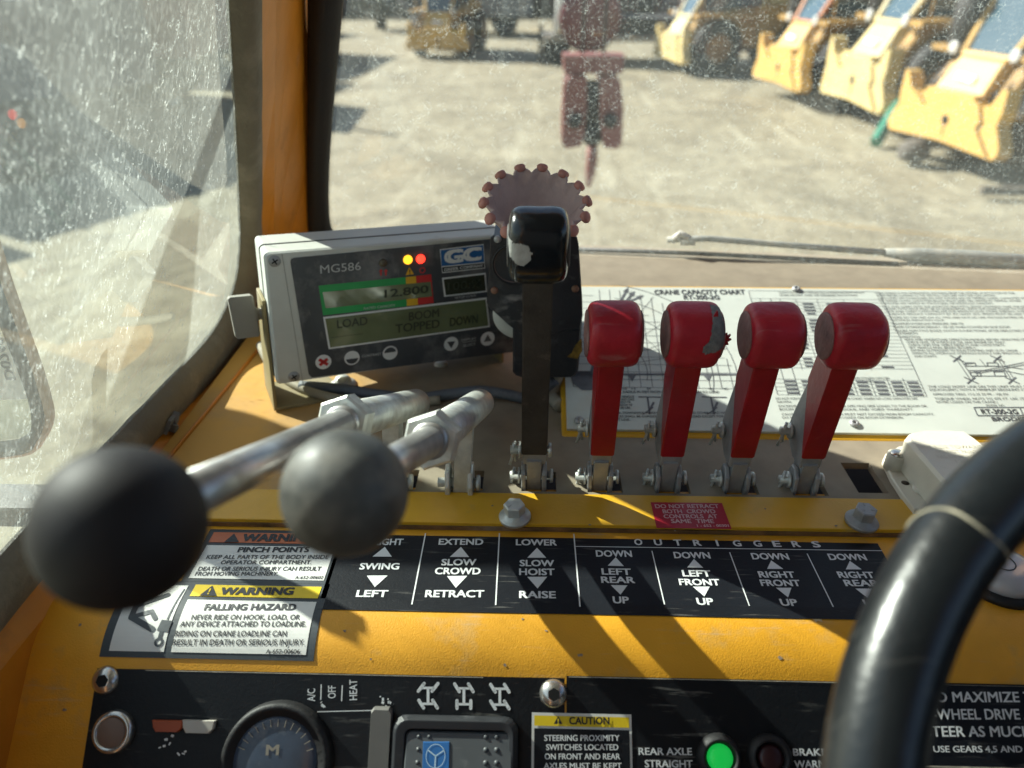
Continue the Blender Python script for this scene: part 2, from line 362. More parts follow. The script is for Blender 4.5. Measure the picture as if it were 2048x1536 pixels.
class Decal:
    """flat marks lying on a surface: every shape is given where it stands on that surface"""
    def __init__(s, surf, off): s.s = surf; s.off = off; s.mb = MB()
    def poly(s, px, off=0):
        s.mb.add([s.s.w(*s.s.uv(*p), s.off+off) for p in px], [tuple(range(len(px)))]); return s
    def polyuv(s, uv, off=0): s.mb.add([s.s.w(*p, s.off+off) for p in uv], [tuple(range(len(uv)))]); return s
    def rectuv(s, u0, u1, v0, v1, nu=1, nv=1, off=0):
        s.mb.sheet([[s.s.w(u0+(u1-u0)*i/nu, v0+(v1-v0)*j/nv, s.off+off) for i in range(nu+1)] for j in range(nv+1)]); return s
    def quad(s, a, b, c, d, nu=1, nv=1, off=0):
        A, B, C_, D = [Vector(s.s.uv(*p)) for p in (a, b, c, d)]   # bottom-left, bottom-right, top-right, top-left
        s.mb.sheet([[s.s.w(*((A.lerp(B, i/nu)).lerp(D.lerp(C_, i/nu), j/nv)), s.off+off) for i in range(nu+1)] for j in range(nv+1)]); return s
    def line(s, a, b, wpx, n=1):
        A = Vector(s.s.uv(*a)); B = Vector(s.s.uv(*b)); d = (B-A); q = Vector((-d.y, d.x)).normalized()
        mx, my = (a[0]+b[0])/2, (a[1]+b[1])/2
        sc = (Vector(s.s.uv(mx+wpx, my))-Vector(s.s.uv(mx, my))).length/2
        q *= sc
        s.mb.sheet([[s.s.w(*(A.lerp(B, i/n)+q*k), s.off) for i in range(n+1)] for k in (-1, 1)]); return s
    def disc(s, c, rpx, n=28, off=0, ry=None):
        cu = Vector(s.s.uv(*c)); ru = (Vector(s.s.uv(c[0]+rpx, c[1]))-cu).length
        s.mb.add([s.s.w(cu.x+ru*cos(2*pi*i/n), cu.y+ru*sin(2*pi*i/n), s.off+off) for i in range(n)], [tuple(range(n))]); return s
    def ring(s, c, r0, r1, n=32, a0=0, a1=2*pi):
        cu = Vector(s.s.uv(*c)); k = (Vector(s.s.uv(c[0]+1, c[1]))-cu).length
        s.mb.sheet([[s.s.w(cu.x+k*r*cos(a0+(a1-a0)*i/n), cu.y+k*r*sin(a0+(a1-a0)*i/n), s.off) for i in range(n+1)] for r in (r1, r0)]); return s
    def text(s, body, a, b, h, bold=.018, mirror=False):
        """cap-height h px; a, b: middle of the left and right end of the word"""
        vs, fs, x0, x1 = glyphs(body, bold)
        A = Vector(s.s.uv(*a)); B = Vector(s.s.uv(*b)); d = B-A
        mx, my = (a[0]+b[0])/2, (a[1]+b[1])/2
        ang = atan2(b[1]-a[1], b[0]-a[0]); nx, ny = sin(ang)*h/2, -cos(ang)*h/2
        up = Vector(s.s.uv(mx+nx, my+ny))-Vector(s.s.uv(mx-nx, my-ny))
        q = Vector((-d.y, d.x)).normalized()
        q *= abs(up.dot(q))
        if mirror: q = -q
        P = []
        for x, y, z in vs:
            t = (x-x0)/max(1e-6, x1-x0); k = y/CAP-.5
            p = A+d*t+q*k; P.append(s.s.w(p.x, p.y, s.off+z*1.2e-5))
        s.mb.add(P, fs); return s
    def build(s, name, mat, parent): return s.mb.build(name, mat, parent)

# ------------------------------------------------------------------ THE CAB
cab = thing("crane_cab", (0, .45, -1.2), "yellow crane cab seen from the driver's seat, with console, corner pillar and dusty windows", "crane cab")
def wx(z): return -.285+.20*(z+.25)                        # inner face of the left side above the sill, leaning in
def lwx(y): return -.287-.054*max(-.3, (.68-y))            # lower left wall, slightly skewed
PT_L = Plane((wx(-.25), .5, -.25), (0, 1, 0), (.347, 0, .938))   # left window plane: u along y, v up (normal towards +x)
# console skin: flat top, rolled edge, sloping front
def prof(k):
    out = [(.47, CZ), (.44, CZ), (.40, CZ), (.37, CZ), (Y0, CZ)]
    for i in range(1, 13): p = CON.w(0, -ARC*i/12); out.append((p.y, p.z))
    for e in (.02, .05, .09, .14, .20, .30): p = CON.w(0, -ARC-e); out.append((p.y, p.z))
    return out
mb = MB(); rows = []
for y, z in prof(0):
    x0 = lwx(y)-.004
    rows.append([Vector((x0+(.80-x0)*i/24, y, z)) for i in range(25)])
mb.sheet(rows, True)
console = mb.build("console", yellow, cab)
mb = MB(); mb.box((-.33, .12, -.9), (.80, .16, -.575)); mb.build("console_lower_panel", yellow, cab)
# floor of the console box seen through the slots
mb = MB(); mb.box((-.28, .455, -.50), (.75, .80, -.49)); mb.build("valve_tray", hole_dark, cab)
# deck plate with slots
DZ = -.357
LX = {"A1": -.104, "A2": -.052, "B": .005, "R1": .056, "R2": .1082, "R3": .1605, "R4": .213}
slots = sorted([(LX[k]-.0135+.004, LX[k]+.0175) for k in LX]) + [(.2545, .2775)]
mb = MB(); yf, ys0, ys1, yb = .4575, .4615, .5055, .815
def dbox(x0, x1, y0, y1): mb.box((x0, y0, DZ-.006), (x1, y1, DZ))
dbox(-.305, .80, yf, ys0); dbox(-.305, .80, ys1, yb)
xs = -.305
for a, b in slots[:-1]: dbox(xs, a, ys0, ys1); dbox(a, b, .487, ys1); xs = b
dbox(xs, slots[-1][0], ys0, ys1)
a, b = slots[-1]
dbox(a, b, ys0, .466); dbox(b, .80, ys0, ys1)
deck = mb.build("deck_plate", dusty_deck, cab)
# bolted yellow strip with its two bolts
mb = MB(); SY0, SY1 = .4215, .4572; SZ = -.3555
mb.box((-.302, SY0, CZ+.0006), (.80, SY1, SZ)); strip = mb.build("bolted_strip", yellow_clean, cab, bev=.0006)
mb = MB(); mb.box((-.302, SY0-.0012, CZ+.0004), (.80, SY0-.0001, SZ-.0028)); mb.build("rusty_strip_edge", M("rusty_edge", (.16, .085, .03), .8, var=.5, vs=60, dust=.4, bump=.5), cab)
STP = Plane((0, .44, SZ), (1, 0, 0), (0, 1, 0))
def hex_bolt(px, tilt, label=None, mt=zinc):
    u, v = STP.uv(*px); c = STP.w(u, v)
    ax = Vector((tilt[0], tilt[1], 1)).normalized()
    b = MB(); b.lathe(c, ax, [(0, .0115), (.0022, .0118), (.003, .0112), (.0032, .0085), (.005, .0082)], 28); wsh = b.build("bolt", mt, strip)
    b = MB(); e1 = ax.orthogonal().normalized(); e2 = ax.cross(e1)
    T = lambda p, q, r: c+e1*p+e2*q+ax*r
    b.prism([(.0078*cos(pi/3*i+.2), .0078*sin(pi/3*i+.2)) for i in range(6)], .005, .0135, T, .0008)
    for i in range(3):
        a = .9+2.1*i; b.prism([(.0028*cos(a)-.0003*sin(a), .0028*sin(a)+.0003*cos(a)), (.0056*cos(a)-.0003*sin(a), .0056*sin(a)+.0003*cos(a)), (.0056*cos(a)+.0003*sin(a), .0056*sin(a)-.0003*cos(a)), (.0028*cos(a)+.0003*sin(a), .0028*sin(a)-.0003*cos(a))], .0136, .0139, T)
    b.build("bolt_head", mt, strip)
hex_bolt((1030, 1036), (-.05, -.03)); hex_bolt((1722, 1045), (.06, -.05), mt=grey_steel)

# left lower wall, sill, window, seals
GI = [(-260, 1375), (0, 1130), (110, 1014), (248, 868), (371, 738), (432, 668), (464, 610), (481, 560), (488, 505), (489, 440), (484, 300), (470, 0)]
GO = [(-240, 1490), (0, 1238), (130, 1085), (309, 868), (404, 783), (470, 705), (500, 640), (507, 570), (508, 500), (508, 440), (507, 300), (503, 0)]
def ext(pts):
    q = [PT_L.uv(*p) for p in pts]; a, b = Vector(q[-2]), Vector(q[-1]); e = b+(b-a).normalized()*.42; return [(q[0][0]-.75, q[1][1]), (q[0][0]-.3, q[1][1])]+q[1:]+[tuple(e)]
gi, go = ext(GI), ext(GO)
def smooth_path(q, n=5):
    out = []
    P = [Vector(p) for p in q]
    for i in range(len(P)-1):
        p0, p1, p2, p3 = P[max(0, i-1)], P[i], P[i+1], P[min(len(P)-1, i+2)]
        for k in range(n):
            t = k/n
            out.append(.5*((2*p1)+(p2-p0)*t+(2*p0-5*p1+4*p2-p3)*t*t+(3*p1-p0-3*p2+p3)*t**3))
    out.append(P[-1]); return out
gis, gos = smooth_path(gi), smooth_path(go)
mb = MB(); R_ = random.Random(3)
prof_g = [(0.0, -.006), (.06, .004), (.3, .010), (.7, .011), (.94, .006), (1.0, -.008)]
mb.sheet([[PT_L.w(*(a.lerp(b, t)), h+R_.uniform(-.0006, .0006)) for (t, h) in prof_g] for a, b in zip(gis, gos)], True)
seal = mb.build("window_seal", dirty_rubber, cab)
# broken bit of the seal: a lifted lip
mb = MB()
u0, v0 = PT_L.uv(312, 838)
for k, (du, dv, a) in enumerate(((-.004, .002, .4), (.004, .0, 1.0), (.0005, -.005, 2.0))):
    T = lambda p, q, r: PT_L.w(u0+du+p*cos(a)-q*sin(a), v0+dv+p*sin(a)+q*cos(a), .011+r)
    mb.prism([(-.009, -.003), (.002, -.004), (.009, .001), (.001, .004)], 0, .0035+.002*k, T, .0005)
mb.build("torn_seal_flap", M("grey_torn_rubber", (.17, .165, .15), .8, dust=.4), seal)
# glass pane behind the seal
mb = MB()
ring = [PT_L.w(*(a.lerp(b, .3)), -.004) for a, b in zip(gis, gos)]
far = [PT_L.w(-.9, PT_L.uv(0, 1140)[1], -.004), PT_L.w(-.9, gis[-1].y, -.004)]
poly = [far[0]]+ring+[far[1]]
mb.add(poly, [tuple(range(len(poly)))]); mb.build("side_window_pane", glass_side, cab)
# wall: from under the seal down to the deck and on below the console
mb = MB()
mid = [(a.lerp(b, .75)) for a, b in zip(gis, gos)]
top = [PT_L.w(p.x, p.y, -.001) for p in mid if p.x < .285 and p.y < -.08]

bot = [Vector((lwx(t.y), t.y, -.364)) for t in top]
low = [Vector((lwx(t.y), t.y, -.95)) for t in top]
mb.sheet([top, [t.lerp(b, .5) for t, b in zip(top, bot)], bot, low], False); mb.build("left_side_panel", orange, cab)
mb = MB(); mb.tube([Vector((lwx(y)+.003, y, DZ+.0012)) for y in (.46, .56, .66, .74)], .0016, 8); mb.build("weld_bead", orange, cab)
# corner pillar: inner face runs from A (side window) to B (windshield)
def pil(A0, A1, yA, z):
    if yA is None: a, b = PT_L.w(*PT_L.uv(*A0), .006), PT_L.w(*PT_L.uv(*A1), .006)
    else: a, b = on_y(*A0, yA[0]), on_y(*A1, yA[1])
    t = (z-b.z)/(a.z-b.z); return b.lerp(a, t)
A0, A1, yA = (500, 0), (505, 455), None
B0, B1, yB = (612, 0), (616, 455), (.768, .826)
def pcol(z):
    A = pil(A0, A1, yA, z); B = pil(B0, B1, yB, z)
    return A, B
mb = MB()
zs = [-.366, -.30, -.2, -.1, 0, .15, .34, .50]; rowsA = []
for z in zs:
    A, B = pcol(z); M1 = A.lerp(B, .26)+Vector((.003, -.003, 0)); M0 = A+Vector((-.004, .0, 0))
    rowsA.append([A+Vector((-.008, .016, 0)), A, M1, A.lerp(B, .5), B, B+Vector((.004, .008, 0)), B+Vector((-.03, .02, 0)), A+Vector((-.02, .05, 0)), A+Vector((-.008, .016, 0))])
mb.sheet(rowsA); pillar = mb.build("corner_pillar", orange, cab, bev=.003)
# windshield: plane through its lower edge
W0 = on_z(665, 480, -.286); W0 = Vector((-.236, .838, 0)); W1 = Vector((.80, .735, 0))
wd = (W1-W0).normalized()
WP = Plane((W0.x, W0.y, -.286), wd, (0, -.285, 1))
HI = [(1900, 558), (1400, 531), (1160, 518), (800, 497), (700, 488), (668, 470), (657, 430), (659, 300), (685, 0)]
HO = [(1900, 570), (1400, 543), (1160, 531), (800, 512), (640, 506), (618, 480), (611, 430), (611, 300), (612, 0)]
def extw(pts):
    q = [WP.uv(*p) for p in pts]; a, b = Vector(q[1]), Vector(q[0]); f = b+(b-a).normalized()*.35
    a, b = Vector(q[-2]), Vector(q[-1]); e = b+(b-a).normalized()*.45; return [tuple(f)]+q+[tuple(e)]
his, hos = smooth_path(extw(HI)), smooth_path(extw(HO))
mb = MB()
mb.sheet([[WP.w(*(a.lerp(b, t)), h) for (t, h) in ((0, -.004), (.08, .004), (.4, .010), (.8, .010), (1, -.004))] for a, b in zip(his, hos)], True)
mb.build("windshield_seal", rubber, cab)
mb = MB()
ring = [WP.w(*(a.lerp(b, .3)), -.002) for a, b in zip(his, hos)]
tr = WP.w(his[0].x, his[-1].y, -.002)
poly = ring+[tr]; mb.add(poly, [tuple(range(len(poly)))]); mb.build("windshield_pane", glass_front, cab)
# front wall under the windshield and the dusty ledge behind the chart
mb = MB()
hb = [(a.lerp(b, .8)) for a, b in zip(his, hos) if a.x > WP.uv(640, 470)[0]-.001 and a.y < WP.uv(660, 430)[1]]
mb.sheet([[WP.w(p.x, p.y, -.001) for p in hb], [Vector((WP.w(p.x, 0, 0).x, WP.w(p.x, 0, 0).y-.004, -.36)) for p in hb]]); mb.build("front_panel", orange, cab)
# the raised chart box
CH = Plane((0, .542, -.352), (1, 0, 0), (0, cos(radians(18.6)), sin(radians(18.6))))
cx0, cx1 = .0315, .80
mb = MB(); P = lambda u, v, o: CH.w(u, v, o)
mb.hexa([P(.0292, -.006, -.011), P(cx1, -.006, -.011), P(cx1, .192, -.011), P(.0292, .192, -.011)], [P(.0292, -.006, -.0028), P(cx1, -.006, -.0028), P(cx1, .192, -.0028), P(.0292, .192, -.0028)])
chart_frame = mb.build("chart_bed", yellow_clean, cab, bev=.002)
mb = MB(); mb.hexa([P(.034, .004, -.06), P(cx1, .004, -.02), P(cx1, .188, -.09), P(.034, .188, -.09)], [P(.034, .004, -.0112), P(cx1, .004, -.0112), P(cx1, .188, -.0112), P(.034, .188, -.0112)])
mb.build("chart_bed_base", orange, cab)
q = P(0, .19, -.004)
mb = MB(); lr = []
for i in range(13):
    x = .03+(.77)*i/12; yw = W0.y+(x-W0.x)*wd.y/wd.x-.006
    lr.append([Vector((x, q.y, q.z-.002)), Vector((x, q.y+.012, q.z+.001)), Vector((x, yw, q.z+.003)), Vector((x, yw+.05, q.z+.001))])
mb.sheet(lr, True); mb.build("dusty_ledge", dusty_deck, cab)
lining = M('dark_cab_lining', (.035, .036, .038), .8)
# roof frame with its glass, rear posts, right hand side: the rest of the cab round the driver
mb = MB()
zr = .42
A, B = pcol(zr)
mb.box((-.24, -.75, zr), (-.17, .84, zr+.06)); mb.box((.72, -.75, zr), (.80, .76, zr+.06)); mb.box((-.17, .755, zr), (.72, .835, zr+.06)); mb.box((-.17, -.75, zr), (.72, -.68, zr+.06))
mb.build("roof_frame", orange, cab, bev=.006)
mb = MB(); mb.box((-.17, -.68, zr+.03), (.72, .755, zr+.045)); mb.build("roof_panel", M("grey_roof_lining", (.20, .20, .19), .8), cab)
mb = MB(); mb.hexa([Vector((-.335, -.75, -.95)), Vector((-.27, -.75, -.95)), Vector((-.27, -.68, -.95)), Vector((-.335, -.68, -.95))], [Vector((-.245, -.75, zr)), Vector((-.18, -.75, zr)), Vector((-.18, -.68, zr)), Vector((-.245, -.68, zr))]); mb.build("rear_post", orange, cab, bev=.004)
for y_ in (-.75, .68): mb = MB(); mb.box((.73, y_, -.95), (.80, y_+.07, zr)); mb.build("right_post", orange, cab, bev=.004)
mb = MB(); mb.box((.745, -.70, -.95), (.775, .70, -.10)); mb.build("right_side_panel", lining, cab)
mb = MB(); mb.box((-.30, -.72, -.95), (.745, -.70, zr)); mb.build("rear_panel", lining, cab)
mb = MB(); mb.box((-.31, -.72, -.99), (.78, .80, -.95)); mb.build("cab_floor", M("worn_floor_mat", (.05, .05, .05), .8, dust=.4), cab)
# mirror arm and plate out of view, added to cast the console's shade band
mb = MB(); mb.box((-1.10, .864, .278), (-.24, .894, .290)); mb.box((-.26, .80, .268), (-.20, .90, .300)); mb.build("shade_mirror_arm", rubber, cab)
mb = MB(); mb.prism(rr_poly(-1.12, -.805, .055, .276, .03), .868, .888, lambda p, q, r: Vector((p, r, q)), .004); mb.build("shade_mirror_shell", rubber, cab)
mb = MB(); mb.prism(rr_poly(-1.11, -.815, .065, .266, .025), .8655, .8678, lambda p, q, r: Vector((p, r, q))); mb.build("shade_mirror_glass", M("mirror_silver", (.8, .8, .8), .04, metal=1.), cab)

# ------------------------------------------------------------------ open cab door outside the side window
DP = Plane((-.62, .50, -.1), (1, -.06, 0), (0, .05, 1))
door = thing("cab_door", (-.62, .50, -.9), "open cab door with black rubber edge and tinted glass, seen through the side window", "door")
DI = [(-60, 500), (-20, 575), (18, 668), (45, 735), (68, 800), (71, 835), (66, 858), (48, 872), (20, 880), (-90, 888)]
DO = [(-20, 470), (12, 570), (40, 650), (62, 711), (80, 765), (95, 820), (94, 848), (80, 878), (50, 904), (-90, 918)]
DE = [(-12, 470), (20, 570), (48, 650), (70, 711), (88, 765), (102, 820), (101, 850), (85, 884), (52, 910), (-90, 924)]
di, do_, de = [smooth_path([DP.uv(*p) for p in q]) for q in (DI, DO, DE)]
mb = MB(); mb.sheet([[DP.w(a.x, a.y, .0), DP.w(*(a.lerp(b, .3)), .009), DP.w(*(a.lerp(b, .8)), .009), DP.w(b.x, b.y, 0)] for a, b in zip(di, do_)], True); mb.build("door_seal", rubber, door)
mb = MB(); mb.sheet([[DP.w(a.x, a.y, .001), DP.w(a.x, a.y, .004), DP.w(b.x, b.y, .002), DP.w(b.x, b.y, -.004)] for a, b in zip(do_, de)]); mb.build("door_frame", M("dusty_tan_door_paint", (.36, .24, .13), .7, dust=.3), door)
mb = MB(); ring = [DP.w(a.x, a.y, -.001) for a in di]; poly = ring+[DP.w(di[-1].x, di[0].y, -.001)]
mb.add(poly, [tuple(range(len(poly)))])
tinted = bpy.data.materials.new("green_tinted_glass"); tinted.use_nodes = True
_t = tinted.node_tree; _b = _t.nodes["Principled BSDF"]; _b.inputs["Base Color"].default_value = (.20, .36, .24, 1); _b.inputs["Roughness"].default_value = .2; _b.inputs["Alpha"].default_value = .5
mb.build("door_glass", tinted, door)
mb = MB()
u0 = Vector(DP.uv(-40, 690)); 
d = Decal(DP, .0015); d.poly([(-70, 800), (64, 796), (16, 672), (-70, 672)]); 
film = bpy.data.materials.new("translucent_label_film"); film.use_nodes = True; _t = film.node_tree; _m = _t.nodes.new("ShaderNodeMixShader"); _l = _t.nodes.new("ShaderNodeBsdfTranslucent"); _l.inputs[0].default_value = (.8, .84, .80, 1)
_t.nodes["Principled BSDF"].inputs["Base Color"].default_value = (.75, .77, .74, 1); _m.inputs[0].default_value = .6
_t.links.new(_t.nodes["Principled BSDF"].outputs[0], _m.inputs[1]); _t.links.new(_l.outputs[0], _m.inputs[2]); _t.links.new(_m.outputs[0], _t.nodes["Material Output"].inputs[0])
lab = d.build("door_label", film, door)
d = Decal(DP, .0025); d.text("D0260S", (27, 757), (-8, 655), 19, .03, mirror=True); d.build("label_print", grey_ink, lab)
# fender rail below the door
rail = MB(); p0, p1 = on_z(-260, 955, -.335), on_z(330, 952, -.335)
rail.box((-1.0, .405, -.352), (-.315, .432, -.335)); tag(rail.build("step_rail", rubber), "dark step rail running just outside below the side window", "step rail")
# ------------------------------------------------------------------ CAPACITY CHART
chart = MB(); P = lambda u, v, o: CH.w(u, v, o)
chart.hexa([P(cx0+.002, .0005, -.0027), P(.79, .0005, -.0027), P(.79, .1865, -.0027), P(cx0+.002, .1865, -.0027)], [P(cx0+.002, .0005, 0), P(.79, .0005, 0), P(.79, .1865, 0), P(cx0+.002, .1865, 0)])
ch = tag(chart.build("capacity_chart", chart_white), "white printed crane capacity chart plate lying behind the red levers", "chart plate")
D = Decal(CH, .0004)
def kz(x, y): return (1540+x/4.031, 570+y/4.032)           # coordinates read off enlarged views
def k8(x, y): return (1000+x/2.926, 560+y/2.925)
def k2(x, y): return (1130+x/4.763, 560+y/4.763)
def tx(D, s, a, b, h, bold=.012): D.text(s, a, b, h, bold)
tx(D, "CRANE CAPACITY CHART", k2(850, 118), k2(1712, 116), 8.5, .03); tx(D, "RT-300-2G", k2(1128, 167), k2(1470, 167), 8, .03)
lines = [(845, 66, 1968, "LOAD RADIUS IS THE HORIZONTAL DISTANCE FROM THE CENTER OF ROTATION OF THE"), (858, 86, 1815, "BOOM BEFORE LOADING TO THE VERTICAL LOAD LINE WITH THE LOAD APPLIED."),
 (866, 108, 2300, "CAPACITIES ON OUTRIGGERS DO NOT EXCEED 85% OF TIPPING LOADS. CAPACITIES ON RUBBER ARE 75%"), (878, 129, 2020, "OF TIPPING LOADS. CAPACITIES BELOW BOLD LINES ARE LIMITED BY TIPPING. OTHER"), (890, 150, 1800, "CAPACITIES ARE LIMITED BY STRUCTURAL OR HYDRAULIC CAPACITY."),
 (905, 176, 2200, "PICK AND CARRY WITH THE SHORTEST PRACTICAL BOOM CENTERED OVER THE FRONT WITH"), (925, 194, 2200, "BOOM WITH DECK MUST BE AS HORIZONTAL WITH THE LOAD CLOSE TO THE GROUND."), (935, 214, 2200, "PICK AND CARRY CAPACITIES ARE FOR SMOOTH LEVEL PAVED SURFACE. FOR UNPAVED"), (948, 235, 2250, "SURFACE REDUCE CAPACITY BY AT LEAST 25%. SPEED MUST BE LESS THAN 3 MPH."),
 (962, 263, 2040, "BOOMS ON THIS UNIT ARE ALL STEEL AND HAVE NO LINE VOLTAGE RATING OR"), (975, 284, 1405, "ELECTRICAL INSULATION VALUE."), (983, 313, 1560, "MAXIMUM HYDRAULIC PRESSURE: 3000 PSI."), (995, 340, 1935, "BOOM EXTENSION DEDUCT: 180 LBS WHEN STOWED ON BASE BOOM."),
 (1008, 370, 2230, "INSURE ANTI-TWO BLOCK SWITCH IS FUNCTIONAL AFTER DEPLOYING OR STOWING"), (1025, 391, 1190, "EXTENSION."), (1045, 419, 1210, "OPERATION:"), (1085, 441, 2120, "READ AND UNDERSTAND OPERATION MANUAL BEFORE OPERATING CRANE."), (1100, 463, 1895, "CHECK LEVEL OF HYDRAULIC OIL AND ENGINE OIL DAILY."), (1112, 485, 1890, "CHECK UNIT FOR VISIBLE DEFECTS AND LOOSE PARTS."), (1122, 507, 1660, "SET VEHICLE PARK BRAKE SECURELY."), (1135, 529, 1998, "EXTEND OUTRIGGERS TO SOLID FOOTING AND LEVEL CRANE."), (1145, 552, 2350, "OPERATE ALL HYDRAULIC CONTROLS SLOWLY AND SMOOTHLY. AVOID SUDDEN STOPS"), (1160, 576, 1345, "AND STARTS."),
 (1272, 820, 2250, "THE LOAD HOIST LINE ON THIS UNIT MUST BE 9/16\" (OR"), (1285, 845, 2260, "EQUIVALENT) WITH A MINIMUM BREAKING STRENGTH OF"), (1310, 882, 1915, "APPROVED TIRES: 17.5-25 20 PR - 100 PSI"), (1325, 918, 2210, "TORQUE WHEEL NUTS TO 475 FT. LBS. (THESE ARE"), (1340, 944, 1830, "RATED LOADS ON THIS CRANE.)"), (1740, 972, 1890, "MODEL NO."),
 (45, 917, 1185, "DO NOT POSITION BOOM IN ANY AREA OF THE CHART WHERE NO LOAD CAPACITIES ARE"), (55, 943, 170, "SHOWN."), (68, 977, 1262, "EXCEEDING RATED CAPACITIES OR APPLYING SIDE LOADS TO THE BOOM OR"), (75, 1004, 1155, "BOOM EXTENSION IS HAZARDOUS, AND VOIDS WARRANTY."), (92, 1043, 1322, "CAUTION: EXTENSION LOADS MUST NOT EXCEED MAIN BOOM CAPACITY."), (98, 1070, 1072, "DO NOT STORE CRANE WITH LOADS ON BOOM EXTENSION."),
 (70, 62, 760, "LOADS IN POUNDS ON OUTRIGGERS FULLY EXTENDED MAIN BOOM CAPACITY"), (75, 84, 700, "OVER FRONT AND 360 DEGREES ROTATION"), (660, 752, 960, "BOOM EXTENSION CAPACITIES"), (690, 777, 832, "BOOM ANGLE")]
for x, y, x1, s in lines: tx(D, s, kz(x, y), kz(x1, y), 3.3 if y < 300 else 3.9 if y < 800 else 4.3, .0)
tx(D, "RT-300-2G", kz(1700, 1022), kz(1995, 1022), 9, .03); tx(D, "BRODERSON", kz(1785, 1082), kz(2235, 1082), 7.5, .03)
for s, x, y, x1 in (("RADIUS IN FEET FROM CENTER OF ROTATION TO LOAD", 720, 656, 1280), ("SINGLE", 713, 684, 785), ("PART LOAD", 708, 700, 785), ("DEDUCT FOR", 700, 716, 765), ("BOOM TIP", 700, 733, 775), ("180 LBS.", 700, 749, 765), ("BLOCK, DOWNHAUL WEIGHT, HOOK BLOCKS AND OTHER LOAD HANDLING", 640, 778, 1400), ("DEVICES SHALL BE CONSIDERED PART OF THE LOAD EXCEPT FOR", 640, 799, 1310), ("HOIST LINE.", 640, 818, 760)):
    tx(D, s, k8(x, y), k8(x1, y), 4.2, .014)
for s, x in (("10", 730), ("15", 782), ("20", 870), ("30", 1060), ("40", 1230), ("45", 1318)): tx(D, s, k8(x-12, 637), k8(x+12, 637), 3.6)
D.build("printed_text", M("weathered_print", (.07, .075, .08), .55, var=.3, vs=90), ch)
D = Decal(CH, .00035)
# load diagram: grid, arcs, boom lines
def U(p): return Vector(CH.uv(*p))
def luv(a, b, wd_):
    a, b = Vector(a), Vector(b); d = (b-a).normalized(); n = Vector((-d.y, d.x))*wd_/2; D.polyuv([a-n, b-n, b+n, a+n])
gx0, gy0 = U(k8(500, 625)); gx0 = .0365+.004; gx1, gy1 = U(k8(1560, 60)); gx1 = U(k8(1430, 625)).x; gyt = U(k8(520, 55)).y; gyb = U(k8(700, 628)).y
for i in range(15):
    y = gyb+(gyt-gyb)*i/14; luv((gx0, y), (gx1-.0014*i*i*.55, y), .00045)
for i in range(13):
    x = gx0+.030+(gx1-gx0-.030)*i/12; t = max(.12, 1-(i/12.5)**2.6); luv((x, gyb), (x, gyb+(gyt-gyb)*t), .00045)
luv((gx0, gyb), (gx0, gyt), .0006)
pv = Vector((gx0+.018, gyb+.02))
for r in (.045, .062, .080, .098, .118):
    pts = [pv+Vector((cos(radians(a))*r*1.12, sin(radians(a))*r*1.05)) for a in range(-14, 79, 6)]
    for a, b in zip(pts, pts[1:]): luv(a, b, .0006)
for a in (15, 30, 45, 60, 70):
    luv(pv+Vector((cos(radians(a)), sin(radians(a))))*.03, pv+Vector((cos(radians(a))*1.12, sin(radians(a))))*.118, .0005)
b0, b1 = U(k8(600, 553)), U(k8(1385, 553)); luv(b0, b1, .0022)
for x in (770, 1212):
    c = U(k8(x, 556)); D.polyuv([c+Vector((-.004, 0)), c+Vector((0, -.008)), c+Vector((.004, 0))])
for a, b in (((700, 133), (742, 58)), ((732, 130), (778, 78)), ((744, 132), (822, 98))):
    p, q = U(k8(*a)), U(k8(*b)); luv(p, q, .0024); n = (q-p).normalized(); m_ = Vector((-n.y, n.x)); D.polyuv([q-n*.004+m_*.003, q-n*.004-m_*.003, q+n*.004])
c = U(k8(490, 597)); D.polyuv([c+Vector(v) for v in ((-.013, .012), (.02, .012), (.02, -.004), (.012, -.010), (-.002, -.010), (-.010, -.002))]); c = U(k8(490, 552)); D.polyuv([c+Vector(v) for v in ((-.008, .004), (.03, .004), (.03, -.003), (-.008, -.003))])
c = U(k8(520, 533)); D.polyuv([c+Vector(v) for v in ((-.001, -.01), (.004, -.01), (.010, .012), (.004, .012))])
for x0 in (810, 1180):       # little hook sketches
    p = U(k8(x0, 685)); luv(p, p+Vector((.022, 0)), .0012); luv(p+Vector((.008, 0)), p+Vector((.008, -.02)), .0016); luv(p+Vector((.013, -.006)), p+Vector((.008, -.016)), .002); luv(p+Vector((.002, -.02)), p+Vector((.012, -.012)), .001); luv(p+Vector((.03, 0)), p+Vector((.03, -.008)), .0006)
# capacity tables
rr = random.Random(5)
tx0, tyb = U(kz(60, 885)); tx1 = U(kz(1255, 885)).x; ty1 = U(kz(700, 118)).y; txl = tx0
for i in range(28):
    y = tyb+(ty1-tyb)*i/27
    if i in (5, 6): continue
    luv((txl, y), (tx1, y), .00035)
for k, fx in enumerate((0, .07, .15, .30, .42, .54, .66, .78, .89, 1)):
    x = txl+(tx1-txl)*fx; top = 1.0 if k in (0, 1, 2, 9) else .17; luv((x, tyb), (x, tyb+(ty1-tyb)*top), .00045)
for fx in (.22, .34, .5, .7): x = txl+(tx1-txl)*fx; luv((x, tyb+(ty1-tyb)*.24), (x, ty1), .00035)
yt = U(kz(800, 55)).y; luv((txl, yt), (tx1, yt), .0004); luv((txl, ty1), (txl, yt), .0004); luv((tx1, ty1), (tx1, yt), .0004)
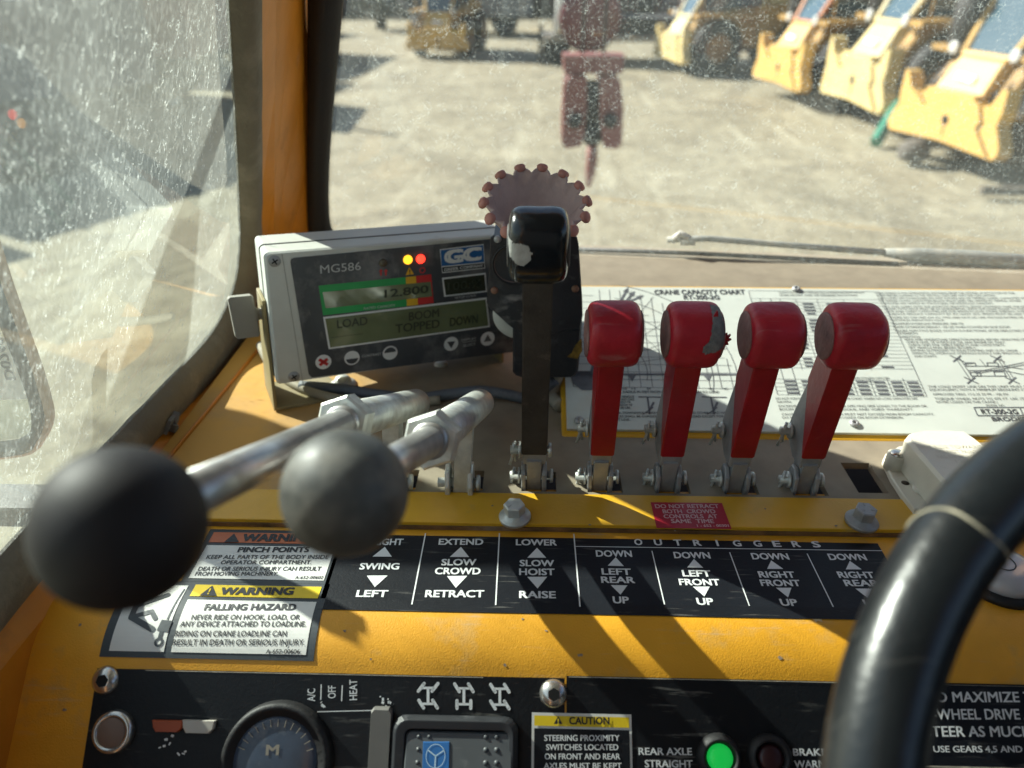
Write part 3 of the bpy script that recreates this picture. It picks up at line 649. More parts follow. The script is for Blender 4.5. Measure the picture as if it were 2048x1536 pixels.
# outrigger plan sketch, model box
for a, b in (((1495, 590), (1620, 775)), ((1525, 590), (1640, 760)), ((1830, 590), (1950, 775)), ((1855, 590), (1965, 760)), ((1560, 640), (1640, 630)), ((1565, 655), (1860, 655)), ((1590, 690), (1900, 690)), ((1620, 735), (1910, 735)), ((1640, 705), (2048, 625)), ((1660, 716), (2070, 640)), ((1690, 600), (1740, 660)), ((1640, 690), (1680, 740)), ((1880, 690), (2048, 725)), ((1880, 655), (2040, 680))):
    luv(U(kz(*a)), U(kz(*b)), .0007)
for c0 in ((1505, 595), (1830, 595), (1620, 770), (1950, 770)):
    c = U(kz(*c0))
    for s_ in ((-1, 1), (1, 1)): luv(c+Vector((-.005*s_[0], -.004)), c+Vector((.005*s_[0], .004)), .0012)
for q4 in (((1570, 628), (1650, 628), (1660, 655), (1580, 655)), ((1745, 628), (1830, 628), (1842, 655), (1755, 655)), ((1610, 705), (1690, 705), (1700, 735), (1620, 735)), ((1800, 700), (1885, 700), (1897, 735), (1812, 735))):
    for a, b in zip(q4, q4[1:]+q4[:1]): luv(U(kz(*a)), U(kz(*b)), .0008)
for a, b in (((1642, 988), (2300, 988)), ((1672, 1054), (2340, 1054)), ((1642, 988), (1672, 1054)), ((2010, 988), (2040, 1054))): luv(U(kz(*a)), U(kz(*b)), .0009)
D.build("printed_diagram", grey_ink, ch)
# table figures
D = Decal(CH, .00045)
for i in range(7, 26):
    for k, fx in enumerate((.11, .28, .42, .60, .82)):
        if rr.random() < (.9 if fx < .5 else .95 - i*.012):
            x = txl+(tx1-txl)*fx; y = tyb+(ty1-tyb)*(i+.5)/27; n = rr.choice((3, 4))
            D.rectuv(x-.0028*n/2, x+.0028*n/2, y-.0009, y+.0009)
for i in range(0, 4):
    for fx in (.11, .225, .36, .48, .60, .72, .835, .945):
        x = txl+(tx1-txl)*fx; y = tyb+(ty1-tyb)*(i+.5)/27; D.rectuv(x-.005, x+.005, y-.0010, y+.0010)
D.build("table_figures", grey_ink, ch)
for px in ((1158, 842), (1708, 848), (1592, 579)):
    c = CH.w(*CH.uv(*px), .0004); mb = MB(); mb.lathe(c, CH.n, [(0, .0042), (.0014, .0040), (.0022, .0026), (.0024, .0016), (.0012, .0014), (.0012, 1e-5)], 18); mb.build("rivet", grey_steel, ch)

# ------------------------------------------------------------------ STICKERS AND PRINTED PANELS ON THE CONSOLE
def sticker(name, label, cat="sticker"):
    return label
def k5(x, y): return (600+x/2.926, 1040+y/2.927)
def k6(x, y): return (1140+x/3.103, 980+y/3.103)
def k1(x, y): return (x/2.926, 800+y/2.926)
def k3(x, y): return (700+x/3.413, 1300+y/3.415)
def k4b(x, y): return (1200+x/2.415, 1300+y/2.415)
def kb(x, y): return (150+x/2.926, 1300+y/2.924)
def base(surf, off, rect, name, mat, label, cat, nu=1, nv=1):
    d = Decal(surf, off); d.rectuv(*rect, nu, nv); return tag(d.build(name, mat, None), label, cat)
OFF = .0005
lab = base(CON, OFF, (-.1335, .2492, -.0075, .0637), "control_label", black_label, "long black label with white lever directions such as EXTEND and OUTRIGGERS, on the yellow console", "label", 4, 8)
D = Decal(CON, OFF+.0003)
def t5(s, x0, y0, x1, y1, h): D.text(s, k5(x0, y0), k5(x1, y1), h, .03)
def t6(s, x0, y0, x1, y1, h): D.text(s, k6(x0, y0), k6(x1, y1), h, .03)
t5("RIGHT", 430, 133, 605, 133, 12); t5("SWING", 350, 276, 582, 276, 12); t5("LEFT", 331, 435, 515, 436, 13)
t5("EXTEND", 812, 132, 1073, 133, 11.5); t5("SLOW", 828, 252, 1032, 252, 12); t5("CROWD", 790, 303, 1057, 304, 12.5); t5("RETRACT", 733, 436, 1078, 437, 13.5)
t5("LOWER", 1263, 135, 1503, 137, 11.5); t5("SLOW", 1285, 257, 1487, 258, 12); t5("HOIST", 1282, 308, 1490, 309, 12.5); t5("RAISE", 1282, 441, 1497, 443, 13.5)
for tri in (((497, 162), (425, 219), (538, 220)), ((392, 331), (513, 330), (438, 398)), ((942, 162), (877, 221), (990, 222)), ((860, 333), (979, 332), (912, 402)), ((1387, 167), (1330, 226), (1441, 226)), ((1330, 338), (1447, 337), (1390, 406))): D.poly([k5(*p) for p in tri])
for a, b in (((735, 82), (655, 499)), ((1167, 82), (1145, 503)), ((1602, 85), (1638, 512))): D.line(k5(*a), k5(*b), 2.6, 6)
for c_, x in zip("OUTRIGGERS", (423, 545, 667, 788, 912, 1035, 1162, 1280, 1400, 1525)):
    y = 328+(x-423)*.0128; hw = 25 if c_ != "I" else 7; t6(c_, x-hw, y, x+hw, y, 11.5)
D.line(k6(35, 355), k6(1935, 382), 1.8, 2)
for a, b in (((508, 383), (586, 716)), ((990, 392), (1112, 724)), ((1470, 400), (1632, 730))): D.line(k6(*a), k6(*b), 2.2, 6)
for s, x0, x1, y in (("DOWN", 160, 383, 400), ("LEFT", 195, 378, 512), ("REAR", 192, 402, 563), ("UP", 265, 365, 688), ("DOWN", 643, 868, 410), ("LEFT", 695, 873, 523), ("FRONT", 675, 928, 577), ("UP", 785, 888, 697), ("DOWN", 1125, 1355, 417), ("RIGHT", 1168, 1393, 530), ("FRONT", 1180, 1427, 582), ("UP", 1303, 1408, 703), ("DOWN", 1602, 1835, 421), ("RIGHT", 1660, 1885, 532), ("REAR", 1700, 1915, 583), ("UP", 1820, 1925, 708)):
    t6(s, x0, y-1, x1, y+1, 12 if y < 600 else 13)
for tri in (((283, 422), (234, 475), (334, 478)), ((252, 595), (356, 597), (313, 655)), ((768, 433), (727, 486), (826, 488)), ((761, 605), (866, 605), (833, 666)), ((1247, 442), (1222, 495), (1323, 495)), ((1277, 612), (1373, 612), (1352, 672)), ((1735, 445), (1710, 498), (1809, 498)), ((1770, 617), (1871, 617), (1845, 676))): D.poly([k6(*p) for p in tri])
D.build("lettering", white_ink, lab)

# chips and scuffs worn through the paint
rc = random.Random(11)
primer = M("bare_primer", (.30, .23, .16), .8, var=.5, vs=300); pale_scuff = M("pale_paint_scuff", (.62, .47, .25), .7, var=.3, vs=200)
def blob(surf, off, px, r, n=9):
    d = Decal(surf, off); u, v = surf.uv(*px); d.polyuv([(u+r*rc.uniform(.45, 1.2)*cos(2*pi*i/n)*1.3, v+r*rc.uniform(.45, 1.2)*sin(2*pi*i/n)) for i in range(n)]); return d
for px, r in (((1632, 1238), .0030), ((1045, 1238), .0009), ((1160, 1310), .0012), ((1092, 1262), .0008), ((690, 1262), .0010), ((742, 1318), .0008), ((1560, 1316), .0012), ((130, 1420), .0012), ((160, 1250), .0010), ((1010, 1330), .0009)): blob(CON, .0003, px, r).build("paint_chip", primer if r < .003 else pale_scuff, cab)
for px, r in (((1180, 1050), .0009), ((1530, 1018), .0008), ((1672, 1052), .0011), ((985, 1012), .0009), ((640, 1022), .0008), ((1350, 1062), .0006)): blob(STP, .0003, px, r).build("paint_chip", primer, cab)

# red sticker on the strip
d = Decal(STP, .0004); d.poly([k6(537, 238), k6(1003, 245), k6(942, 83), k6(500, 78)]); rs = tag(d.build("red_notice", sticker_red, None), "small red notice DO NOT RETRACT BOTH CROWD CONTROLS AT SAME TIME on the yellow strip", "sticker")
D = Decal(STP, .0007)
for s, x0, x1, y, h in (("DO NOT RETRACT", 527, 922, 105, 7.5), ("BOTH  CROWD", 574, 901, 137, 7.5), ("CONTROLS  AT", 580, 914, 168, 7.5), ("SAME  TIME", 626, 892, 198, 7.5), ("1 - 652 - 00301", 787, 984, 226, 4.8)): t = D.text(s, k6(x0, y), k6(x1, y), h, .025)
D.build("lettering", pink_ink, rs)

def warn_triangle(D2, surf, c, h, mk, par, k):
    x, y = c; d = Decal(surf, D2); d.poly([k(x-h*.62, y+h*.42), k(x+h*.62, y+h*.42), k(x+h*.12, y-h*.55)]); o = d.build("warning_symbol", mk, par); return o
# PINCH POINTS sticker
pv0, pv1 = CON.uv(*k1(1915, 1062))[1], CON.uv(*k1(1600, 765))[1]
pu0, pu1 = CON.uv(*k1(1110, 1060))[0]-.002, CON.uv(*k1(1930, 1062))[0]
pu0 = CON.uv(*k1(1098, 1058))[0]
pp = base(CON, OFF, (pu0-.004, pu1, pv0-.003, pv1), "warning_sticker", sticker_border, "white PINCH POINTS warning sticker with a faded orange heading behind the ball knobs", "sticker", 4, 6)
D = Decal(CON, OFF+.0003); yb_ = CON.uv(*k1(1500, 850))[1]
D.rectuv(pu0, pu1-.004, pv0, yb_-.0015, 3, 5); D.build("message_field", sticker_white, pp)
D = Decal(CON, OFF+.0003); D.rectuv(pu0, pu1-.004, yb_+.0015, pv1-.0035, 3, 3); hd = D.build("heading_band", sticker_orange, pp)
D = Decal(CON, OFF+.0006); D.text("WARNING", k1(1420, 812), k1(1850, 812), 13.5, .05); D.poly([k1(1312, 838), k1(1400, 838), k1(1372, 788)]); D.build("heading_text", black_ink, hd)
D = Decal(CON, OFF+.0006)
for s, x0, x1, y, h, bd in (("PINCH POINTS", 1395, 1812, 882, 9.5, .045), ("KEEP ALL PARTS OF THE BODY INSIDE", 1212, 1925, 925, 7.6, .012), ("OPERATOR COMPARTMENT.", 1295, 1825, 956, 7.6, .012), ("DEATH OR SERIOUS INJURY CAN RESULT", 1163, 1880, 994, 7.8, .012), ("FROM MOVING MACHINERY.", 1146, 1630, 1023, 7.8, .012), ("A-652-00602", 1728, 1893, 1045, 6, .012)): D.text(s, k1(x0, y), k1(x1, y), h, bd)
D.build("lettering", grey_ink if False else black_ink, pp)
# FALLING HAZARD sticker
fu0 = CON.uv(*k1(585, 1490))[0]; fu1 = CON.uv(*k1(1836, 1522))[0]; fv0 = CON.uv(*k1(1200, 1515))[1]; fv1 = CON.uv(*k1(1500, 1072))[1]
fs_ = base(CON, OFF, (fu0, fu1, fv0, fv1), "warning_sticker", sticker_border, "white FALLING HAZARD warning sticker with a yellow heading, bent over the console edge", "sticker", 6, 16)
fm = CON.uv(*k1(970, 1480))[0]; yy = CON.uv(*k1(1500, 1166))[1]
D = Decal(CON, OFF+.0003); D.rectuv(fm+.0035, fu1-.005, fv0+.0035, yy-.002, 4, 14); D.rectuv(fu0+.0055, fm-.001, fv0+.0035, fv1-.004, 3, 16); D.build("message_field", sticker_white, fs_)
D = Decal(CON, OFF+.0003); D.rectuv(fm+.0035, fu1-.005, yy+.001, fv1-.003, 4, 3); hd = D.build("heading_band", sticker_yellow, fs_)
D = Decal(CON, OFF+.0006); D.text("WARNING", k1(1292, 1125), k1(1722, 1125), 13.5, .05); D.poly([k1(1168, 1151), k1(1270, 1153), k1(1245, 1092)]); D.build("heading_text", black_ink, hd)
D = Decal(CON, OFF+.0008); D.text("!", k1(1222, 1128), k1(1232, 1128), 11, .04); D.build("exclamation_mark", sticker_yellow, hd)
D = Decal(CON, OFF+.0006)
for s, x0, x1, y, h, bd in (("FALLING HAZARD", 1200, 1735, 1217, 11.5, .045), ("NEVER RIDE ON HOOK, LOAD, OR", 1124, 1757, 1275, 9.6, .014), ("ANY DEVICE ATTACHED TO LOADLINE.", 1058, 1793, 1314, 10, .014), ("RIDING ON CRANE LOADLINE CAN", 1028, 1680, 1369, 10.6, .014), ("RESULT IN DEATH OR SERIOUS INJURY.", 1014, 1785, 1419, 10.8, .014), ("A-652-00606", 1560, 1757, 1472, 8.4, .014)): D.text(s, k1(x0, y), k1(x1, y), h, bd)
D.build("lettering", black_ink, fs_)
D = Decal(CON, OFF+.0006)
def thick(a, b, wd_):
    D.line(k1(*a), k1(*b), wd_, 4); D.disc(k1(*a), wd_/2, 12); D.disc(k1(*b), wd_/2, 12)
thick((985, 1148), (800, 1212), 10); thick((800, 1212), (772, 1275), 12); thick((772, 1275), (895, 1345), 11.5); thick((790, 1270), (890, 1242), 9.5); thick((890, 1242), (912, 1282), 9)
D.line(k1(1082, 1112), k1(982, 1290), 3.2, 4)
D.poly([k1(920, 1352), k1(985, 1362), k1(1012, 1296), k1(950, 1290)])
D.ring(k1(933, 1418), 4.5, 9); D.line(k1(950, 1355), k1(938, 1395), 8, 2)
D.build("pictogram", sticker_border, fs_)

# ------------------------------------------------------------------ INSTRUMENT PANEL ON THE SLOPING FRONT
vtop = CON.uv(600, 1345)[1]; vt2 = CON.uv(1400, 1357)[1]
def e_rect(px0, px1, py): return CON.uv(px0, py)[0], CON.uv(px1, py)[0]
ip = thing("instrument_panel", (.0, .29, -.40), "black instrument panel with gauge, rocker switch and indicator lamps along the front of the console", "instrument panel")
u0 = -.263; u1 = CON.uv(1131, 1400)[0]; vlow = -.26
d = Decal(CON, OFF); d.rectuv(u0, u1-.0006, vlow, vtop, 1, 1); d.build("panel_face", black_panel, ip)
d = Decal(CON, OFF-.0001); d.rectuv(u1+.0006, .70, vlow, vt2, 1, 1); d.build("panel_face", black_panel, ip)
d = Decal(CON, OFF+.0002); d.rectuv(u0+.03, u1-.05, vtop-.0008, vtop-.0003); d.rectuv(u1+.002, .40, vt2-.0008, vt2-.0003); d.build("worn_edge", M("worn_pale_edge", (.42, .38, .30), .7, var=.4, vs=120), ip)
D = Decal(CON, OFF+.0003)
# axle steering symbols
def axle(c, fr, rr_):
    x, y = c
    def L(a, b, w_): D.line(k3(x+a[0], y+a[1]), k3(x+b[0], y+b[1]), w_, 1)
    def wheel(px, py, s):
        a, b = (px-s*.32, py+26), (px+s*.32, py-26)
        L(a, b, 6.4)
        for q in (a, b): D.disc(k3(x+q[0], y+q[1]), 3.2, 10)
    L((0, -55), (0, 55), 5.5); L((-44, -53), (44, -53), 4.5); L((-44, 55), (44, 55), 4.5)
    wheel(-47, -57, fr); wheel(47, -57, fr); wheel(-47, 57, rr_); wheel(47, 57, rr_)
axle((534, 311), 62, -50); axle((778, 314), -50, 0); axle((1023, 317), -50, -50)
D.text("REAR AXLE", k4b(185, 488), k4b(443, 489), 14, .02); D.text("STRAIGHT", k4b(215, 548), k4b(446, 549), 14.5, .02)
D.text("BRAKE", k4b(930, 492), k4b(1090, 492), 14, .02); D.text("WARNING", k4b(936, 550), k4b(1172, 550), 14.5, .02)
D.text("A/C", kb(1385, 300), kb(1385, 225), 15, .015); D.text("OFF", kb(1505, 282), kb(1505, 207), 15, .015); D.text("HEAT", kb(1630, 292), kb(1630, 172), 15, .015)
D.line(kb(1443, 200), kb(1440, 290), 2.2); D.line(kb(1566, 205), kb(1562, 298), 2.2); D.line(kb(1420, 360), kb(1745, 352), 1.6)
rs_ = random.Random(2)
for cx_, cy_ in ((1440, 318), (1812, 290), (1760, 356), (1840, 310), (560, 510), (530, 570), (640, 600)):   # chipped remains of lettering
    for _ in range(4 if cx_ > 1000 else 3):
        a = (cx_+rs_.uniform(-25, 25), cy_+rs_.uniform(-16, 16)); D.line(kb(*a), kb(a[0]+rs_.uniform(-22, 22), a[1]+rs_.uniform(-18, 18)), rs_.uniform(2.5, 5))
D.build("lettering", white_ink, ip)
# caution sticker
v1 = CON.uv(*k3(1580, 432))[1]; ca, cb = CON.uv(*k3(1241, 470))[0], CON.uv(*k3(1920, 470))[0]
cs = base(CON, OFF+.0002, (ca, cb, v1-.075, v1), "caution_sticker", sticker_white, "white bordered black CAUTION sticker about steering proximity switches, beside the rocker switch", "sticker", 1, 1)
vb = CON.uv(*k3(1580, 522))[1]
D = Decal(CON, OFF+.0005); D.rectuv(ca+.0015, cb-.0015, vb, v1-.0016); D.build("heading_band", sticker_yellow, cs)
D = Decal(CON, OFF+.0005); D.rectuv(ca+.0015, cb-.0015, v1-.0735, vb-.0014); D.build("message_field", black_label, cs)
D = Decal(CON, OFF+.0008); D.text("CAUTION", k3(1495, 480), k3(1770, 481), 14, .03); D.poly([k3(1390, 503), k3(1450, 503), k3(1420, 450)]); D.build("heading_text", black_ink, cs)
D = Decal(CON, OFF+.0010); D.text("!", k3(1416, 484), k3(1425, 484), 10, .04); D.build("exclamation_mark", sticker_yellow, cs)
D = Decal(CON, OFF+.0008)
for s, x0, x1, y in (("STEERING PROXIMITY", 1325, 1838, 598), ("SWITCHES LOCATED", 1338, 1830, 661), ("ON FRONT AND REAR", 1328, 1842, 724), ("AXLES MUST BE KEPT", 1322, 1853, 788), ("CLEAN", 1500, 1660, 852)): D.text(s, k3(x0, y), k3(x1, y), 11.5, .02)
D.build("lettering", white_ink, cs)
# gear notice at the right
ga = CON.uv(1838, 1440)[0]; gv1 = CON.uv(1900, 1366)[1]; gv0 = CON.uv(1850, 1531)[1]
gs = base(CON, OFF+.0002, (ga, .66, gv0, gv1), "gear_notice", black_label, "black notice TO MAXIMIZE TIRE LIFE in white letters, right of the steering wheel rim", "sticker", 1, 1)
D = Decal(CON, OFF+.0005)
for s, x0, x1, y, h in (("TO MAXIMIZE TIRE LIFE IN", 1572, 2412, 226, 20), ("2-WHEEL DRIVE AND 4-WHEEL", 1572, 2462, 309, 20.5), ("STEER AS MUCH AS POSSIBLE", 1568, 2490, 392, 20.5), ("USE GEARS 4,5 AND 6 TO TRAVEL", 1606, 2340, 477, 12.5)): D.text(s, k4b(x0, y), k4b(x1, y), h, .02)
D.build("lettering", white_ink, gs)
d = Decal(CON, OFF+.0005); d.rectuv(ga, .66, gv0-.0008, gv0+.0002); d.build("worn_edge", MATS["worn_pale_edge"], gs)
# fittings: local frame on the slope
nS = Vector((0, -sin(pi/4), cos(pi/4))); eS = Vector((0, cos(pi/4), sin(pi/4)))
def sl(px): return CON.w(*CON.uv(*px), OFF)
for px, t_ in (((213, 1360), .2), ((1107, 1387), .5)):
    c = sl(px); mb = MB()
    mb.lathe(c, nS, [(0, .0085), (.0012, .0083), (.0035, .0066), (.0045, .0042), (.0046, .0040)], 26); sc_ = mb.build("panel_screw", chrome, ip)
    mb = MB(); ax1 = Vector((1, 0, 0)); mb.prism([(.0038*cos(pi/3*i+t_), .0038*sin(pi/3*i+t_)) for i in range(6)], .0040, .0049, lambda p, q, r: c+ax1*p+eS*q+nS*r); mb.build("hex_socket", hole_dark, sc_)
for px, mt_, nm in (((1437, 1513), M("green_lamp_lens", (.01, .50, .07), .25, emit=.28, var=.05), "green"), ((1537, 1513), M("dark_red_lamp_lens", (.045, .014, .018), .3), "red")):
    c = sl(px); mb = MB(); mb.lathe(c, nS, [(0, .0132), (.003, .0128), (.0062, .0108), (.0066, .0096), (.004, .0086), (.0026, .0080)], 32); lm = mb.build("indicator_lamp", rubber, ip)
    mb = MB(); mb.lathe(c, nS, [(.002, .0078), (.004, .0074), (.0052, .005), (.0055, 1e-5)], 24); mb.build("lens", mt_, lm)
# gauge, push button, warning pills, slider
c = sl((557, 1520)); mb = MB(); mb.lathe(c, nS, [(0, .0335), (.006, .0325), (.0075, .0315), (.0078, .0285), (.0055, .0278)], 48); g = mb.build("gauge", rubber, ip)
mb = MB(); mb.lathe(c, nS, [(.0050, .0278), (.0060, .022), (.0066, .010), (.0067, 1e-5)], 40); gl = mb.build("gauge_lens", gauge_lens, g)
D = Decal(CON, OFF+.0069)
cg = Vector(CON.uv(557, 1520))
for i in range(13):
    a = radians(20+i*11.7); D.polyuv([cg+Vector((cos(a+s_*.012), sin(a+s_*.012)))*r for s_, r in ((-1, .0195), (1, .0195), (1, .0235), (-1, .0235))])
D.text("M", (540, 1495), (566, 1495), 20, .03); D.build("gauge_scale", M("faint_dial_marks", (.30, .27, .22), .6), g)
c = sl((232, 1462)); mb = MB(); mb.lathe(c, nS, [(0, .0125), (.004, .0122), (.0055, .0112), (.006, .009), (.0053, .0088)], 32); pb = mb.build("push_button", chrome, ip)
mb = MB(); mb.lathe(c, nS, [(.0050, .0088), (.0058, .008), (.006, 1e-5)], 28); mb.build("button_cap", M("dusty_button_cap", (.20, .135, .105), .6, dust=.3, ds=60), pb)
def pill(px, hw, hh, mt_, nm):
    c = sl(px); mb = MB(); mb.prism([(-hw, hh), (-hw*.9, -hh*.2), (-hw*.7, -hh), (hw*.7, -hh), (hw*.95, -hh*.3), (hw, hh)], 0, .004, lambda p, q, r: c+Vector((1, 0, 0))*p+eS*q+nS*r, .0007); return mb.build(nm, mt_, ip)
pill(kb(556, 440), .0095, .0032, M("faded_orange_lens", (.38, .075, .025), .5, dust=.3, ds=60), "warning_lens")
pill(kb(735, 443), .0100, .0036, M("dirty_white_lens", (.46, .43, .38), .4, dust=.35, ds=50), "warning_lens")
c = sl(kb(1795, 520)); mb = MB(); mb.prism([(-.0062, -.06), (.0062, -.06), (.0062, .0165), (.0045, .0185), (-.0045, .0185), (-.0062, .0165)], 0, .007, lambda p, q, r: c+Vector((1, 0, 0))*p+eS*q+nS*r, .0015); mb.build("slide_lever", M("grey_slider", (.13, .125, .115), .55, dust=.3), ip)
# rocker switch
rk = thing("rocker_switch", tuple(sl((925, 1500))), "grey rocker switch with a blue steering symbol in a black bezel on the instrument panel", "switch")
ru0, rv1 = CON.uv(*k3(300, 436)); ru1 = CON.uv(*k3(1150, 436))[0]; ruc = (ru0+ru1)/2; hw = (ru1-ru0)/2
T = lambda p, q, r: CON.w(ruc+p, rv1+q, OFF)+nS*r
mb = MB(); o_ = rr_poly(-hw, hw, -.085, 0, .008); i_ = rr_poly(-hw+.0085, hw-.0055, -.079, -.0068, .004)
n_ = len(o_)
rings = [[T(p[0], p[1], 0) for p in o_], [T(p[0], p[1], .005) for p in o_], [T(p[0]*.93, (p[1]+.0425)*.96-.0425, .0085) for p in o_], [T(p[0], p[1], .008) for p in i_], [T(p[0], p[1], .001) for p in i_]]
vs = [p for r in rings for p in r]; fs = [(k*n_+i, k*n_+(i+1) % n_, (k+1)*n_+(i+1) % n_, (k+1)*n_+i) for k in range(4) for i in range(n_)]
mb.add(vs, fs, False); mb.build("bezel", M("black_bezel_plastic", (.028, .030, .034), .45, dust=.3, dcol=(.13, .13, .14), ds=40), rk, bev=.0006)
mb = MB(); kx0, kx1 = CON.uv(*k3(396, 560))[0]-ruc, CON.uv(*k3(1112, 560))[0]-ruc
TP = lambda p, q, r: T(p, q, r+ -.14*(q+.008))
mb.prism(rr_poly(kx0, kx1, -.078, -.0078, .003), .001, .0068, TP, .0011); key = mb.build("rocker_key", M("grey_rocker_plastic", (.075, .082, .088), .42, dust=.25, dcol=(.17, .17, .17), ds=50, scr=.3), rk)
TU = lambda p, q, o=0: TP(p, q, .0070+o)
def kd(x, y): u, v = CON.uv(*k3(x, y)); return (u-ruc, v-rv1)
mb = MB()
for x in (932, 1005):
    for y in (578, 663, 748): mb.lathe(TP(*kd(x, y), .0062), nS, [(0, .0017), (.0008, .0015), (.0014, .0007), (.0015, 1e-5)], 14)
for x, y in ((482, 575), (552, 575), (480, 660), (476, 745)): mb.lathe(TP(*kd(x, y), .0062), nS, [(0, .0015), (.0008, .0013), (.0013, 1e-5)], 14)
mb.build("grip_dots", MATS["grey_rocker_plastic"], key)
mb = MB(); mb.prism([kd(510, 900), kd(688, 900), kd(688, 608), kd(512, 608)], .006, .0074, TP, .0003); bl = mb.build("symbol_window", blue_print, key)
mb = MB(); cq = Vector(kd(597, 700)); r0 = abs(kd(662, 700)[0]-cq.x)
for a0 in range(0, 360, 12):
    mb.add([TP(cq.x+r*cos(radians(a)), cq.y+r*1.12*sin(radians(a)), .0077) for a, r in ((a0, r0*.94), (a0+12, r0*.94), (a0+12, r0), (a0, r0))], [(0, 1, 2, 3)])
for a in (90+180, 30, 150):
    d_ = Vector((cos(radians(a)), 1.12*sin(radians(a)))); n2 = Vector((-d_.y, d_.x))*.0003; mb.add([TP(*q_, .0077) for q_ in (cq-n2, cq+n2, cq+d_*r0+n2, cq+d_*r0-n2)], [(0, 1, 2, 3)])
mb.build("wheel_symbol", M("pale_symbol_print", (.38, .50, .58), .5), bl)
# ------------------------------------------------------------------ LOAD MONITOR
MS = 1.1
mTL = Vector((-.1955, .5207, -.1884))*MS; mex = Vector((.8939, .4435, -.0652)); mey = Vector((-.0124+.04, .0352-.01, .9993))
MP = Plane(mTL, mex, mey)
def k4(x, y): return (450+x/3.413, 430+y/3.413)
mon = thing("load_monitor", tuple(mTL+Vector((.08, .06, -.14))), "grey load monitor box with two displays, red and yellow warning lights and round white buttons", "monitor")
Wm, Hm = .220, .1202
T = lambda p, q, r: MP.w(p, -q, r)
mb = MB(); mb.prism(rr_poly(0, Wm, .0, Hm, .004), -.052, 0, T, .0022); body = mb.build("housing", mon_grey, mon)
mb = MB(); mb.box((.0, 0, 0), (.02, 0, 0)) if False else None
mb = MB(); mb.prism(rr_poly(-.0006, Wm+.0006, -.0006, Hm+.0006, .004), -.0238, -.0222, T); mb.build("housing_seam", M("dark_seam_grey", (.14, .14, .13), .7), mon)  # slim darker grey band round the housing joint
def kuv(x, y): return MP.uv(*k4(x, y))
# front membrane
pts = [kuv(*p) for p in ((470, 292), (1840, 160), (1990, 150), (2010, 925), (1950, 935), (620, 1105), (592, 1108), (570, 1085), (446, 320), (452, 298))]
d = Decal(MP, .0006); d.polyuv([pts[i] for i in (9, 8, 7, 6, 5, 4, 3, 2, 1, 0)]); d.build("front_membrane", mon_face, mon)
d = Decal(MP, .0004); d.line(k4(388, 262), k4(532, 1150), 1.0); d.build("trim_line", M("trim_groove", (.30, .31, .29), .6), mon)
for px in ((338, 315), (470, 1103)):
    c = MP.w(*kuv(*px), 0); mb = MB(); mb.lathe(c, MP.n, [(0, .0050), (.0006, .0048), (.0007, .0040), (.0012, .0034), (.0014, 1e-5)], 24); s_ = mb.build("case_screw", grey_steel, mon)
    mb = MB()
    for a in (.5, .5+pi/2): mb.prism([(-.0028*cos(a)-.0005*sin(a), -.0028*sin(a)+.0005*cos(a)), (.0028*cos(a)-.0005*sin(a), .0028*sin(a)+.0005*cos(a)), (.0028*cos(a)+.0005*sin(a), .0028*sin(a)-.0005*cos(a)), (-.0028*cos(a)+.0005*sin(a), -.0028*sin(a)-.0005*cos(a))], .0010, .00155+a*.00002, lambda p, q, r: c+MP.ex*p+MP.ey*q+MP.n*r)
    mb.build("screw_slot", hole_dark, s_)
def mark(pxs, nm, mt_, off, par):
    d = Decal(MP, off); d.poly([k4(*p) for p in pxs]); return d.build(nm, mt_, par)
ds_ = mark([(668, 682), (1240, 620), (1232, 422), (637, 480)], "capacity_frame", green_band, .0009, mon)
mark([(1240, 620), (1316, 612), (1300, 414), (1232, 422)], "amber_zone", amber_band, .0009, ds_); mark([(1316, 612), (1423, 598), (1405, 402), (1300, 414)], "red_zone", red_band, .0009, ds_)
up_lcd = mark([(684, 634), (1412, 553), (1401, 452), (664, 524)], "capacity_display", lcd, .0012, mon)
f1 = mark([(706, 914), (1806, 762), (1784, 560), (668, 694)], "load_frame", white_ink, .0009, mon); lo_lcd = mark([(717, 901), (1795, 752), (1775, 574), (682, 705)], "load_display", lcd, .0012, mon)
f2 = mark([(1494, 556), (1786, 522), (1776, 392), (1479, 427)], "code_frame", white_ink, .0009, mon); mark([(1504, 545), (1777, 514), (1768, 403), (1489, 437)], "code_display", lcd_dark, .0012, f2)
f3 = mark([(1480, 395), (1773, 362), (1762, 196), (1463, 232)], "maker_badge", white_ink, .0009, mon); mark([(1476, 347), (1766, 318), (1758, 203), (1469, 238)], "badge_field", blue_print, .0011, f3); mark([(1483, 388), (1768, 357), (1767, 325), (1478, 354)], "badge_strip", black_ink, .0011, f3)
D = Decal(MP, .0014); D.text("GC", k4(1492, 286), k4(1748, 258), 24, .07); D.text("GREER COMPANY", k4(1492, 371), k4(1758, 341), 5.5, .02); D.build("badge_letters", white_ink, f3)
D = Decal(MP, .0010)
D.text("MG586", k4(648, 370), k4(925, 345), 16, .004); D.text("RATED CAPACITY", k4(946, 636), k4(1160, 613), 4.6, .008); D.text("SETUP CODE", k4(1566, 562), k4(1712, 546), 4, .008)
D.text("CONTRAST", k4(932, 962), k4(1066, 944), 4.6, .008); D.text("DISPLAY", k4(1612, 852), k4(1712, 838), 4.6, .008); D.text("SELECT", k4(1622, 890), k4(1708, 876), 4.6, .008); D.line(k4(1618, 868), k4(1712, 855), .9)
D.s = MP; D.build("lettering", M("silver_print", (.48, .50, .50), .5), mon)
D = Decal(MP, .0014); D.text("12.800", k4(1085, 535), k4(1385, 500), 15, .02); D.build("display_digits", lcd_ink, up_lcd)
